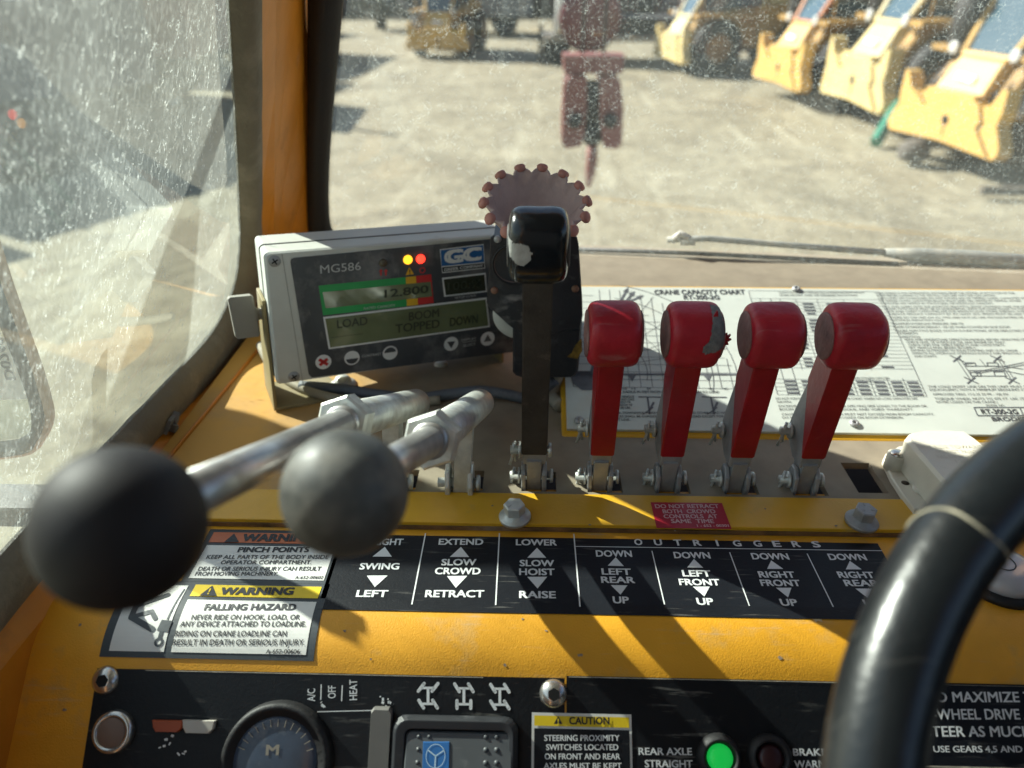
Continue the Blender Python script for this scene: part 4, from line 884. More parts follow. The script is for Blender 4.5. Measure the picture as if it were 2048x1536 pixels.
D = Decal(MP, .0014); D.text("LOAD", k4(762, 742), k4(970, 716), 16, .02); D.text("BOOM", k4(1252, 690), k4(1458, 662), 16, .02); D.text("TOPPED", k4(1160, 773), k4(1462, 736), 16, .02); D.text("DOWN", k4(1532, 728), k4(1722, 704), 16, .02); D.line(k4(720, 833), k4(940, 806), 1); D.build("display_digits", lcd_ink, lo_lcd)
D = Decal(MP, .0014); D.text("100:%", k4(1516, 486), k4(1744, 462), 15, .01); D.build("display_digits", lcd_ink, f2)
def led(px, r, mt_, nm):
    c = MP.w(*kuv(*px), .0006); mb = MB(); mb.lathe(c, MP.n, [(0, r), (.001, r*.98), (.0022, r*.75), (.0028, r*.35), (.003, 1e-5)], 22); return mb.build(nm, mt_, mon)
led((1246, 303), .0041, M("amber_lit_lamp", (1., .42, .02), .3, emit=1.0, var=.05), "amber_lamp"); led((1333, 298), .0041, M("red_lit_lamp", (1., .03, .015), .3, emit=1.6, var=.05), "red_lamp"); led((1076, 325), .0036, M("unlit_lamp", (.10, .08, .05), .4), "unlit_lamp")
D = Decal(MP, .0010); D.poly([k4(1230, 408), k4(1288, 402), k4(1256, 352)]); tri_ = D.build("caution_mark", amber_band, mon)
D = Decal(MP, .0013); D.text("!", k4(1255, 387), k4(1262, 386), 9, .04); D.build("exclamation_mark", black_ink, tri_)
D = Decal(MP, .0010)
for x in (1062, 1096): D.poly([k4(x-14, 385), k4(x+14, 382), k4(x, 366)]); D.poly([k4(x-5, 412), k4(x+5, 411), k4(x+5, 384), k4(x-5, 385)])
D.ring(k4(1345, 375), 4, 6, 16); D.build("warning_marks", red_band, mon)
for px, r, kind in (((670, 1000), 54, "x"), ((865, 973), 52, "lo"), ((1125, 938), 50, "hi"), ((1541, 877), 48, "dn"), ((1790, 842), 47, "up")):
    D = Decal(MP, .0010); D.disc(k4(*px), r/3.413, 32); b = D.build("push_button", white_ink, mon); D = Decal(MP, .0013); x, y = px
    if kind == "x":
        for a in ((-30, -18, 30, 18), (-26, 22, 28, -22)): D.line(k4(x+a[0], y+a[1]), k4(x+a[2], y+a[3]), 6.5)
        D.build("button_symbol", red_band, b)
    else:
        if kind in ("dn", "up"): s = 1 if kind == "up" else -1; D.poly([k4(x-27*s, y+20*s), k4(x+27*s, y+14*s), k4(x, y-30*s)])
        else:
            s = -1 if kind == "lo" else 1; cu = Vector(MP.uv(*k4(x, y))); k = (Vector(MP.uv(*k4(x+10, y)))-cu).length/10*r*.8
            pt = [cu+Vector((cos(radians(a)), sin(radians(a))*s))*k for a in range(6, 175, 12)]; D.polyuv(pt if s > 0 else pt[::-1])
        D.build("button_symbol", mon_face, b)
# wing knob on the left
kc = MP.w(-.0006, -.062, -.026); ax = -MP.ex
mb = MB(); mb.lathe(kc, ax, [(-.004, .0075), (.002, .0075), (.003, .005), (.006, .0052), (.007, .0066), (.012, .0066)], 22); kn = mb.build("clamp_knob", M("dusty_grey_plastic", (.27, .26, .225), .6, dust=.4), mon)
mb = MB(); mb.prism([(-.020, -.0065), (.017, -.0065), (.020, .0062), (-.018, .0075)], .0075, .028, lambda p, q, r: kc+Vector((0, 0, 1))*p+MP.n*q+ax*r, .0018); mb.build("knob_wing", MATS["dusty_grey_plastic"], kn)
# U bracket below
bm = M("dusty_olive_bracket", (.26, .21, .10), .6, dust=.45)
mb = MB(); zb = DZ+.0002; zbl = -Hm
vz = (MP.w(0, 0, 0).z-zb)/MP.ey.z
for u in (-.0036, Wm+.0006): mb.prism([(-.045, -.045), (-.012, -.045), (-.006, -vz+.001), (-.058, -vz+.001)], u, u+.003, lambda p, q, r: MP.w(r, q, p))
mb.prism([(-.0036, -.058), (Wm+.0036, -.058), (Wm+.0036, -.006), (-.0036, -.006)], -vz+.001, -vz+.004, lambda p, q, r: MP.w(p, r, q)); mb.build("mounting_bracket", bm, mon, bev=.0006)
for u in (.065, .165):
    c = MP.w(u, -vz+.004, -.030); mb = MB(); mb.lathe(c, (0, 0, 1), [(0, .0125), (.0018, .0125), (.002, .0085), (.006, .008), (.009, .0055), (.0092, 1e-5)], 22); mb.build("bracket_bolt", zinc, mon)
for u in (.115,):
    c = MP.w(u, -vz+.0042, -.026); mb = MB(); mb.lathe(c, (0, 0, 1), [(0, .004), (.0003, 1e-5)], 18); mb.build("bracket_hole", hole_dark, mon)

# ------------------------------------------------------------------ CABLES
def wave(pts, n=6):
    P = [Vector(p) for p in pts]; out = []
    for i in range(len(P)-1):
        p0, p1, p2, p3 = P[max(0, i-1)], P[i], P[i+1], P[min(len(P)-1, i+2)]
        for k in range(n): t = k/n; out.append(.5*((2*p1)+(p2-p0)*t+(2*p0-5*p1+4*p2-p3)*t*t+(3*p1-p0-3*p2+p3)*t**3))
    out.append(P[-1]); return out
zc = DZ+.006
mb = MB(); mb.tube(wave([on_z(600, 772, zc), on_z(680, 778, zc), on_z(760, 790, zc), on_z(830, 797, zc), on_z(900, 788, zc), on_z(960, 782, zc+.004), on_z(1010, 788, zc+.002), on_z(1060, 795, zc), on_z(1110, 760, zc+.02)]), .0052, 14)
tag(mb.build("grey_cable", cable_grey), "dusty blue grey cable lying on the deck under the load monitor", "cable")
mb = MB(); mb.tube(wave([on_z(520, 690, zc+.004), on_z(545, 735, zc), on_z(600, 775, zc-.001), on_z(690, 800, zc-.001), on_z(790, 806, zc-.001), on_z(880, 800, zc-.001)]), .0042, 12)
tag(mb.build("tan_cable", cable_tan), "thin tan cable curving round the foot of the monitor bracket", "cable")

# ------------------------------------------------------------------ BLACK SIGNAL HOUSING AND THE RED RUBBER CUP
bk = thing("black_bracket", (.02, .59, DZ), "scuffed black steel bracket with rusty screws standing behind the black lever", "bracket")
YB = .575
def kf(x, y): p = on_y(940+x/3.839, 460+y/3.84, YB); return (p.x, p.z)
poly = [kf(*p) for p in ((158, 60), (180, 44), (790, 40), (822, 60), (835, 110), (862, 520), (866, 660), (845, 760), (650, 800), (385, 800), (325, 755), (300, 735), (140, 590), (128, 560))]
TY = lambda p, q, r: Vector((p, YB+r, q))
mb = MB(); mb.prism(poly[::-1], 0, .004, TY, .0008); mb.build("face_plate", bracket_black, bk)
poly2 = [kf(*p) for p in ((328, 750), (386, 700), (640, 690), (864, 660), (845, 960), (832, 1085), (805, 1130), (780, 1142), (400, 1142), (350, 1125), (328, 1098))]
mb = MB(); mb.prism(poly2[::-1], .0005, .10, TY, .002); mb.build("lower_housing", bracket_black, bk)
poly3 = [kf(*p) for p in ((180, 70), (810, 66), (846, 520), (850, 690), (500, 690), (330, 690), (160, 560))]
mb = MB(); mb.prism(poly3[::-1], .0045, .07, TY, .002); mb.build("upper_housing", bracket_black, bk)
c2 = kf(312, 262); mb = MB(); mb.lathe(Vector((c2[0]+.002, YB+.001, c2[1])), (0, -1, 0), [(.0, .0172), (.0015, .0172), (.0018, .0150), (.0008, .0148), (.0006, 1e-5)], 32); rg = mb.build("round_opening", M("brown_disc", (.12, .09, .075), .6, dust=.3), bk)
mb = MB(); mb.tube([Vector((c2[0]+.002+.0165*cos(a), YB-.0012, c2[1]+.0165*sin(a))) for a in [2*pi*i/32 for i in range(32)]], .0009, 8, closed=True); mb.build("opening_rim", rubber, bk)
for px in ((188, 463), (808, 450), (212, 70)):
    c = kf(*px); mb = MB(); mb.lathe(Vector((c[0], YB, c[1])), (0, -1, 0), [(0, .0032), (.0012, .003), (.0024, .0022), (.0026, 1e-5)], 14); mb.build("rusty_screw", rust_bolt if px[0] != 212 else grey_steel, bk)
mb = MB(); c = kf(800, 910); D_ = [(-.006, -.008), (-.002, -.004), (.001, .004), (.006, .010), (.007, -.002), (.003, -.010)]
mb.add([Vector((c[0]+p, YB-.0003, c[1]+q)) for p, q in D_], [tuple(range(6))]); mb.build("yellow_paint_smear", M("old_yellow_smear", (.20, .12, .015), .7, var=.5, vs=200), bk)
# stand tube under the housing and pale ring behind
mb = MB(); mb.tube(wave([Vector((.030, .60, kf(600, 1100)[1])), on_z(1105, 790, DZ+.010)+Vector((0, .004, 0)), on_z(1122, 812, DZ+.007)]), .0065, 16); mb.build("support_tube", M("tan_rubber_sleeve", (.30, .27, .21), .6, dust=.35), bk)
rc_ = kf(372, 690)
mb = MB(); o0 = Vector((rc_[0], YB+.006, rc_[1]))
mb.lathe(o0, (0, 1, 0), [(0, .013), (0, .0205), (.004, .0222), (.016, .0222), (.018, .020)], 40); mb.build("pale_ring", M("pale_plastic_ring", (.50, .50, .45), .5, dust=.3), bk)
# scalloped cup
HC = on_y(1070, 421, .545); cup = thing("rubber_cup", tuple(HC+Vector((0, 0, -.03))), "faded red scalloped rubber cup with round tips, sticking up behind the black grip", "rubber cup")
Nn = 14; axc = Vector((.06, -.44, .90)).normalized(); eu = Vector((1, 0, 0)); eu = (eu-axc*eu.dot(axc)).normalized(); ev = axc.cross(eu)
Rr = .0385
mb = MB(); rows = []
for i in range(0, 13):
    t = i/12; row = []
    for k in range(Nn*10):
        a = 2*pi*k/(Nn*10)+.1; sc_ = .5+.5*cos(Nn*(a-.1))
        r = (.010+(Rr-.010)*t); r *= 1-.15*(1-sc_**.38)*max(0, (t-.62)/.38)**1.4
        h = -.026+.034*t**1.25+.0012*sc_*max(0, t-.5)*2
        row.append(HC+eu*(r*cos(a))+ev*(r*sin(a))+axc*h)
    rows.append(row+[row[0]])
mb.sheet(rows, True); cp = mb.build("cup_wall", pink_rubber, cup); sd = cp.modifiers.new("thick", 'SOLIDIFY'); sd.thickness = .0016
mb = MB(); mb.lathe(HC+axc*-.028, axc, [(-.022, .0075), (-.001, .0085), (.002, .0125), (.0035, .0105), (.0035, 1e-5)], 24); mb.build("cup_stem", nub_rubber, cup)
for k in range(Nn):
    a = 2*pi*k/Nn+.1; d_ = eu*cos(a)+ev*sin(a)
    p0 = HC+d_*(Rr*.95)+axc*.0062; p1 = HC+d_*(Rr*.97)+axc*.0075; p2 = HC+d_*(Rr*1.02)+axc*.0088
    mb = MB(); mb.tube([p0, p0.lerp(p1, .5), p1, p2, p2+(p2-p1)*.5, p2+(p2-p1)*.75], [.0022, .0036, .0043, .0044, .0034, .0008], 12); mb.build("round_tip", nub_rubber, cup)

# ------------------------------------------------------------------ LEVERS
def superq(hx, hy, hz, e1, e2, nu=56, nv=40, wob=0.0, seed=0):
    """rounded barrel whose axis runs along x"""
    sg = lambda v, e: math.copysign(abs(v)**e, v); rows = []
    for i in range(nv+1):
        a = -pi/2+pi*i/nv; row = []
        for k in range(nu+1):
            b = 2*pi*k/nu; x = hx*sg(sin(a), e1); c_ = sg(cos(a), e1)
            p = Vector((x, hy*c_*sg(cos(b), e2), hz*c_*sg(sin(b), e2)))
            if wob: p *= 1+wob*mnoise.noise(p*60+Vector((seed, 0, 0)))
            row.append(p)
        rows.append(row)
    return rows
LEAN = radians(10)
def lever_frame(X, lean): return Vector((X, .468, DZ)), lean
def make_lever(X, lean, name, label, cat, group, grip, sleeve, L, W, deep, knob, black=False, tear=None, seed=0):
    root = thing(name, (X, .470, DZ), label, cat, group, local=True); root.rotation_euler.x = lean
    def pr(w0, poly, nm, mt_, bev=.0008, par=root):      # profile (y,z) extruded across x
        b = MB(); b.prism(poly[::-1], -w0, w0, lambda p, q, r: Vector((r, p, q)), bev); return b.build(nm, mt_, par)
    zs = .0245+.008
    d0, d1 = deep
    # painted sleeve and bare steel foot (the paint line runs down to the back)
    fr = lambda z: 0.0
    bk_ = lambda z: d0+(d1-d0)*min(1, max(0, (z-.03)/(L-.03)))
    pr(W, [(0, zs), (0, L+.01), (bk_(L), L+.01), (bk_(.09), .086), (bk_(.09)-.002, .082)], "sleeve", sleeve, .0012)
    pr(W-.0008, [(.0009, .022), (.0009, zs+.002), (bk_(.09)-.0012, .083), (bk_(.05)+.0, .046), (d0-.002, .033), (d0-.010, .022), (.016, .018)], "lever_foot", grey_steel, .0008)
    # tongue and clevis
    pr(.0056, [(-.001, -.016), (-.001, .026), (.016, .026), (.016, -.016)], "tongue", grey_steel, .0006)
    for s in (-1, 1):
        b = MB(); x0 = s*.0062; x1 = s*.0098
        prof_ = [(-.0045, -.016), (-.0055, .004), (-.003, .0135), (.004, .0185), (.010, .0165), (.013, .008), (.013, -.016)]
        b.prism(prof_[::-1] if s > 0 else prof_[::-1], min(x0, x1), max(x0, x1), lambda p, q, r: Vector((r, p, q)), .0008); b.build("clevis_cheek", grey_steel, root)
    def pin(c, l0, l1, nm):
        b = MB(); c = Vector(c)
        b.lathe(c, (1, 0, 0), [(-l0, .0033), (l1, .0033), (l1+.0001, .0056), (l1+.0022, .0054), (l1+.0026, 1e-5)], 18)
        b.lathe(c, (1, 0, 0), [(-l0+.0062, .0064), (-l0+.0078, .0064)], 20)
        o = b.build(nm, zinc, root); b = MB(); e = c+Vector((-l0+.0025, 0, 0))
        b.tube([e+Vector((0, -.001, .0075)), e+Vector((0, -.0012, 0)), e+Vector((-.0015, -.002, -.008)), e+Vector((-.003, -.003, -.013))], .0011, 8); b.tube([e+Vector((.0008, .001, .0075)), e+Vector((0, .0008, -.001)), e+Vector((.0015, .0, -.012))], .0011, 8); b.build("cotter_pin", zinc, o)
    pin((0, .004, .006), .0185, .0125, "clevis_pin")
    pin((0, d0-.012, .034), W+.0085, W+.001, "pivot_pin")
    hx, hy, hz, zc_, yc_ = knob
    b = MB(); rows = superq(hx, hy, hz, .36, .78, wob=.018, seed=seed); b.sheet(rows, True); b.v = [p+Vector((0, yc_, zc_)) for p in b.v]; kn = b.build("grip", grip, root)
    # dusty flat ends
    for s in (-1, 1):
        b = MB(); b.lathe(Vector((s*(hx*.985), yc_, zc_)), (s, 0, 0), [(-.001, min(hy, hz)*.80), (.0006, min(hy, hz)*.79), (.0010, min(hy, hz)*.74), (.0010, 1e-5)], 30); b.build("grip_end", MATS.get("dusty_grip_end_black" if black else "dusty_grip_end"), kn)
    if tear:
        pts, mt_ = tear; rows = superq(hx*1.012, hy*1.012, hz*1.012, .36, .78, 420, 300, wob=.018, seed=seed); b = MB()
        def inside(x, z):
            n = len(pts); c_ = False
            for i in range(n):
                (x1, y1), (x2, y2) = pts[i], pts[(i+1) % n]
                if (y1 > z) != (y2 > z) and x < (x2-x1)*(z-y1)/(y2-y1)+x1: c_ = not c_
            return c_
        for i in range(len(rows)-1):
            for k in range(len(rows[0])-1):
                q = [rows[i][k], rows[i][k+1], rows[i+1][k+1], rows[i+1][k]]; m_ = (q[0]+q[2])/2
                j = .0009*mnoise.noise(m_*700)
                if m_.y < .004 and inside(m_.x+j, m_.z+j): b.add([p+Vector((0, yc_, zc_)) for p in q], [(0, 1, 2, 3)])
        b.build("torn_patch", mt_, kn)
    return root, kn
M("dusty_grip_end", (.24, .13, .12), .75, var=.3, vs=60, dust=.4, dcol=(.34, .26, .23), ds=50, bump=.6, bs=120); M("dusty_grip_end_black", (.05, .05, .05), .6, dust=.3, dcol=(.3, .26, .22))
kr = (.0178, .0200, .0212, .140, .0075)
core = M("bare_grey_core", (.17, .17, .165), .75, var=.35, vs=160, bump=.5, bs=500)
tearpts = [(.0095, .0235), (.0150, .0220), (.0180, .012), (.0176, .0018), (.0052, -.0015), (.0020, .0032), (.0062, .0078), (.0080, .0150), (.0088, .0205)]
R1, _ = make_lever(LX["R1"], LEAN, "outrigger_lever", "glossy red lever next to the black lever, leftmost of the four red ones", "lever", "red outrigger levers", red_vinyl, red_paint, .118, .0088, (.041, .0255), kr, seed=1)
R2, k2_ = make_lever(LX["R2"], LEAN, "outrigger_lever", "red lever with a torn grip showing bare grey metal", "lever", "red outrigger levers", red_vinyl, red_paint, .118, .0088, (.041, .0255), kr, tear=(tearpts, core), seed=2)
b = MB()
fl = [(0, .004), (.0025, .0055), (.002, .003), (.005, .004), (.0035, .001), (.0062, .000), (.004, -.0015), (.005, -.004), (.0028, -.004), (.0025, -.0075), (.0005, -.0085), (-.002, -.005), (-.002, .002)]
b.prism(fl[::-1], -.001, .0012, lambda p, q, r: Vector((.0188+p, .0005+r+p*.25, .1405+q)), .0003); b.build("torn_flap", red_vinyl, k2_)
b = MB(); b.prism([(0, 0), (.0015, .0045), (.0022, .004), (.003, .0002)], -.0005, .0005, lambda p, q, r: Vector((.0085+p, -.004+r, .1625+q))); b.build("torn_flap", red_vinyl, k2_)
R3, _ = make_lever(LX["R3"], LEAN, "outrigger_lever", "red lever with an intact grip, between the torn grip and the last red lever", "lever", "red outrigger levers", red_vinyl, red_paint, .118, .0088, (.041, .0255), kr, seed=3)
R4, _ = make_lever(LX["R4"], LEAN, "outrigger_lever", "rightmost red lever, standing beside the empty slot in the deck", "lever", "red outrigger levers", red_vinyl, red_paint, .118, .0088, (.041, .0255), kr, seed=4)
bt = [(-.0195, .0125), (-.0145, .0095), (-.011, .0098), (-.0065, .0085), (-.0038, .004), (-.0045, -.0005), (-.009, -.005), (-.013, -.004), (-.015, -.0005), (-.0195, .001)]
BL, _ = make_lever(LX["B"], LEAN, "hoist_lever", "tall black lever with a rounded black grip and a bare silver spot", "lever", None, black_vinyl, dark_steel, .186, .0096, (.016, .013), (.0182, .0165, .0238, .207, .005), True, (bt, M("bare_silver_spot", (.42, .43, .42), .45, metal=.4, var=.2, vs=120, bump=.3)), seed=5)

def ball_lever(name, label, X, far, nut, ball, r_ball, mt_ball, group):
    root = thing(name, (X, .468, DZ), label, "lever", group)
    F_, N_, B_ = Vector(far), Vector(nut), Vector(ball)
    ax = (F_-N_).normalized()
    b = MB(); b.lathe(N_, ax, [(.004, .0120), ((F_-N_).length-.004, .0120), ((F_-N_).length-.001, .0105), ((F_-N_).length, .0065), ((F_-N_).length, 1e-5)], 28); b.build("socket_tube", zinc, root)
    u = ax.orthogonal().normalized(); v = ax.cross(u); T2 = lambda p, q, r: N_+u*p+v*q+ax*r
    b = MB(); b.prism([(.0170*cos(pi/3*i+.5), .0170*sin(pi/3*i+.5)) for i in range(6)], -.007, .009, T2, .0016); b.build("lock_nut", zinc, root)
    d = (B_-N_).normalized(); b = MB(); b.lathe(N_, d, [(.002, .0086), ((B_-N_).length-r_ball*.7, .0078)], 24); b.lathe(N_, d, [(.006, .0108), (.009, .0106), (.0095, .0080)], 24); b.lathe(B_, -d, [(r_ball*.86, .0105), (r_ball*1.06, .0098), (r_ball*1.07, .0072)], 24); b.build("rod", rod_steel, root)
    b = MB(); b.sphere(B_, r_ball, 48, 32, 1, 1, 1); b.build("ball_knob", mt_ball, root)
    # flat post and clevis
    P0 = Vector((X, .4675, DZ-.012)); tp = N_.lerp(F_, (.4675-N_.y)/(F_.y-N_.y)); P1 = Vector((tp.x, tp.y, tp.z-.006))
    def bar(a, c, wx_, wy_, nm, mt_):
        b = MB(); b.hexa([a+Vector((-wx_, -wy_, 0)), a+Vector((wx_, -wy_, 0)), a+Vector((wx_, wy_, 0)), a+Vector((-wx_, wy_, 0))], [c+Vector((-wx_, -wy_, 0)), c+Vector((wx_, -wy_, 0)), c+Vector((wx_, wy_, 0)), c+Vector((-wx_, wy_, 0))]); b.build(nm, mt_, root, bev=.0006)
    bar(P0, P1, .0062, .010, "post", zinc)
    for s in (-1, 1):
        b = MB(); prof_ = [(-.0135, -.012), (-.0145, .010), (-.010, .021), (-.002, .024), (.006, .021), (.010, .010), (.010, -.012)]; x0, x1 = s*.0068, s*.0105
        b.prism(prof_[::-1], min(x0, x1), max(x0, x1), lambda p, q, r: Vector((X+r, .4675+p, DZ+q-.002)), .0008); b.build("clevis_cheek", zinc, root)
    b = MB(); b.lathe((X, .462, DZ+.007), (1, 0, 0), [(-.0165, .0036), (.013, .0036), (.0131, .0062), (.0158, .006), (.016, 1e-5)], 18); o = b.build("clevis_pin", zinc, root)
    return root
ball_lever("swing_lever", "crane lever with a large black ball knob, nearest the camera on the left", LX["A1"], at(834, 806, .63), at(690, 844, .447), at(243, 1055, .2065), .0226, black_plastic, "ball knob levers")
ball_lever("crowd_lever", "crane lever with a worn grey ball knob, right of the black ball", LX["A2"], at(961, 805, .635), at(864, 879, .423), at(690, 985, .265), .0224, grey_ball, "ball knob levers")

# ------------------------------------------------------------------ JUNCTION BOX, LEVEL, WHEEL, WIPER
jb = thing("junction_box", (.29, .47, DZ), "cream plastic box with two screws, partly behind the steering wheel rim", "junction box")
JP = Plane((0, 0, DZ), (1, 0, 0), (0, 1, 0))
def jq(x, y, z): p = on_z(1600+x/3.491, 820+y/3.491, DZ+z); return Vector((p.x, p.y))
fl_ = [jq(*p, .006) for p in ((580, 340), (600, 300), (640, 285), (690, 250), (760, 240), (1330, 300), (1330, 700), (800, 690), (720, 590), (640, 470))]
mb = MB(); mb.prism([tuple(p) for p in fl_[::-1]], .0, .006, lambda p, q, r: Vector((p, q, DZ+r)), .001); mb.build("base_flange", white_plastic, jb)
tp_ = [jq(*p, .034) for p in ((735, 190), (770, 150), (850, 132), (1000, 130), (1150, 140), (1230, 190), (1400, 330), (1250, 480), (1010, 500), (990, 480))]
mb = MB(); mb.prism([tuple(p) for p in tp_[::-1]], .004, .034, lambda p, q, r: Vector((p, q, DZ+r)), .003); cv = mb.build("cover", white_plastic, jb)
JT = Plane((0, 0, DZ+.0343), (1, 0, 0), (0, 1, 0)); D = Decal(JT, .0002)
def kj(x, y): return (1600+x/3.491, 820+y/3.491)
for s, x0, x1, y in (("THIS SIDE TOWARDS", 815, 1290, 255), ("DO NOT PAINT", 950, 1230, 288), ("PAS DE PEINTURE", 955, 1300, 325), ("120", 1085, 1170, 358)): D.text(s, kj(x0, y), kj(x1, y), 6, .0)
D.build("embossed_lettering", M("cream_embossed", (.56, .54, .44), .5), cv)
for px, z in (((690, 285), .021), ((872, 515), .012)):
    q = jq(*px, z); mb = MB(); mb.lathe(Vector((q.x, q.y, DZ)), (0, 0, 1), [(.004, .0078), (z-.0035, .0074), (z-.003, .0068)], 24); bs_ = mb.build("screw_boss", white_plastic, jb)
    mb = MB(); mb.lathe(Vector((q.x, q.y, DZ+z-.003)), (0, 0, 1), [(0, .0058), (.001, .0056), (.0024, .0036), (.0027, 1e-5)], 22); sw = mb.build("cover_screw", chrome, bs_)
    
q = jq(735, 508, .0062); mb = MB(); mb.lathe(Vector((q.x, q.y, DZ+.0061)), (0, 0, 1), [(0, .003), (.0002, 1e-5)], 16); mb.build("flange_hole", M("brown_hole", (.06, .045, .03), .8), jb)
lv = thing("bubble_level", tuple(on_z(1995, 1165, CZ)), "round milky bubble level in a black ring on the yellow console", "spirit level")
c = on_z(1993, 1170, CZ)+Vector((.004, .004, 0))
mb = MB(); mb.lathe(c, (0, 0, 1), [(0, .0262), (.003, .0265), (.005, .0245), (.0055, .0215)], 40); mb.build("level_ring", rubber, lv)
mb = MB(); mb.lathe(c, (0, 0, 1), [(.004, .0218), (.010, .0212), (.0145, .0175), (.016, .012), (.0164, 1e-5)], 40); dm = mb.build("level_dome", level_dome, lv)
mb = MB(); mb.tube([c+Vector((.0075*cos(a)-.003, .0075*sin(a), .0166)) for a in [2*pi*i/30 for i in range(30)]], .00035, 6, closed=True); mb.build("level_circle", black_ink, dm)
# steering wheel
sw = thing("steering_wheel", (.2706, .1174, -.252), "black steering wheel rim with a pale seam, close to the camera at the lower right", "steering wheel")
tilt, yw = .7528, .0597
n = Vector((sin(yw)*sin(tilt), -sin(tilt)*cos(yw), cos(tilt))); wu = n.cross(Vector((1, 0, 0))).normalized(); wv = n.cross(wu)
wc = Vector((.2712, .1174, -.252)); WR = .17
mb = MB(); mb.tube([wc+(wv*cos(a)+wu*sin(a))*WR for a in [2*pi*i/120 for i in range(120)]], .0148, 32, closed=True); mb.build("rim", wheel_black, sw)
best = min(range(720), key=lambda i: (lambda p: (lambda d: 9e9 if d < .05 else abs(1024+F*p.dot(RGT)/d-1900)+abs(768-F*p.dot(UPV)/d-1085))(p.dot(FWD)))(wc+(wv*cos(2*pi*i/720)+wu*sin(2*pi*i/720))*WR))
a0 = 2*pi*best/720; cdir = wv*cos(a0)+wu*sin(a0); tdir = (-wv*sin(a0)+wu*cos(a0))
mb = MB(); mb.tube([wc+cdir*WR+(cdir*cos(b)+n*sin(b))*.0146+tdir*(.004*sin(b*1.0)+.0012*sin(3*b)) for b in [2*pi*i/48 for i in range(48)]], .0006, 8, closed=True); mb.build("rim_seam", M("pale_seam_dirt", (.30, .27, .20), .8, var=.4, vs=150), sw)
for k in range(3):
    a = a0+pi*.88+k*2*pi/3; e = wv*cos(a)+wu*sin(a); mb = MB(); mb.tube([wc-n*.03+e*.03, wc-n*.02+e*.09, wc+e*WR*.97], [.011, .010, .009], 16); mb.build("spoke", wheel_black, sw)
mb = MB(); mb.lathe(wc-n*.055, n, [(0, .045), (.02, .046), (.035, .038), (.04, 1e-5)], 36); mb.build("hub", wheel_black, sw)
mb = MB(); mb.tube([wc-n*.05, wc-n*.11], .018, 20); mb.build("steering_column", rubber, sw)
# wiper outside the windshield
wp = thing("windshield_wiper", tuple(WP.w(.35, .0, .03)), "dusty grey windshield wiper arm lying along the bottom of the windshield", "wiper")
def wq(x, y, o): 
    p = WP.uv(x, y); return WP.w(p[0], p[1], -o)
wg = M("dusty_wiper_metal", (.22, .23, .21), .6, dust=.5, dcol=(.34, .32, .26), ds=50)
mb = MB(); mb.tube([wq(1335, 500, .02), wq(1420, 498, .02), wq(1560, 512, .022), wq(1800, 535, .026)], .0035, 10); mb.build("wiper_arm", wg, wp)
mb = MB(); mb.tube([wq(1780, 533, .026), wq(1850, 541, .027), wq(1960, 549, .028), wq(2200, 572, .03)], [.0045, .0085, .0095, .010], 12); mb.build("arm_base", wg, wp)
mb = MB(); mb.tube([wq(1150, 511, .012), wq(1400, 520, .012), wq(1800, 541, .012)], .0026, 8); mb.build("wiper_blade", rubber, wp)
mb = MB(); mb.tube([wq(1345, 503, .02), wq(1362, 488, .02), wq(1378, 497, .02)], .004, 10); mb.tube([wq(1362, 503, .02), wq(1392, 503, .02)], .005, 10); mb.build("blade_clip", M("pale_clip_metal", (.45, .44, .40), .5, dust=.4), wp)
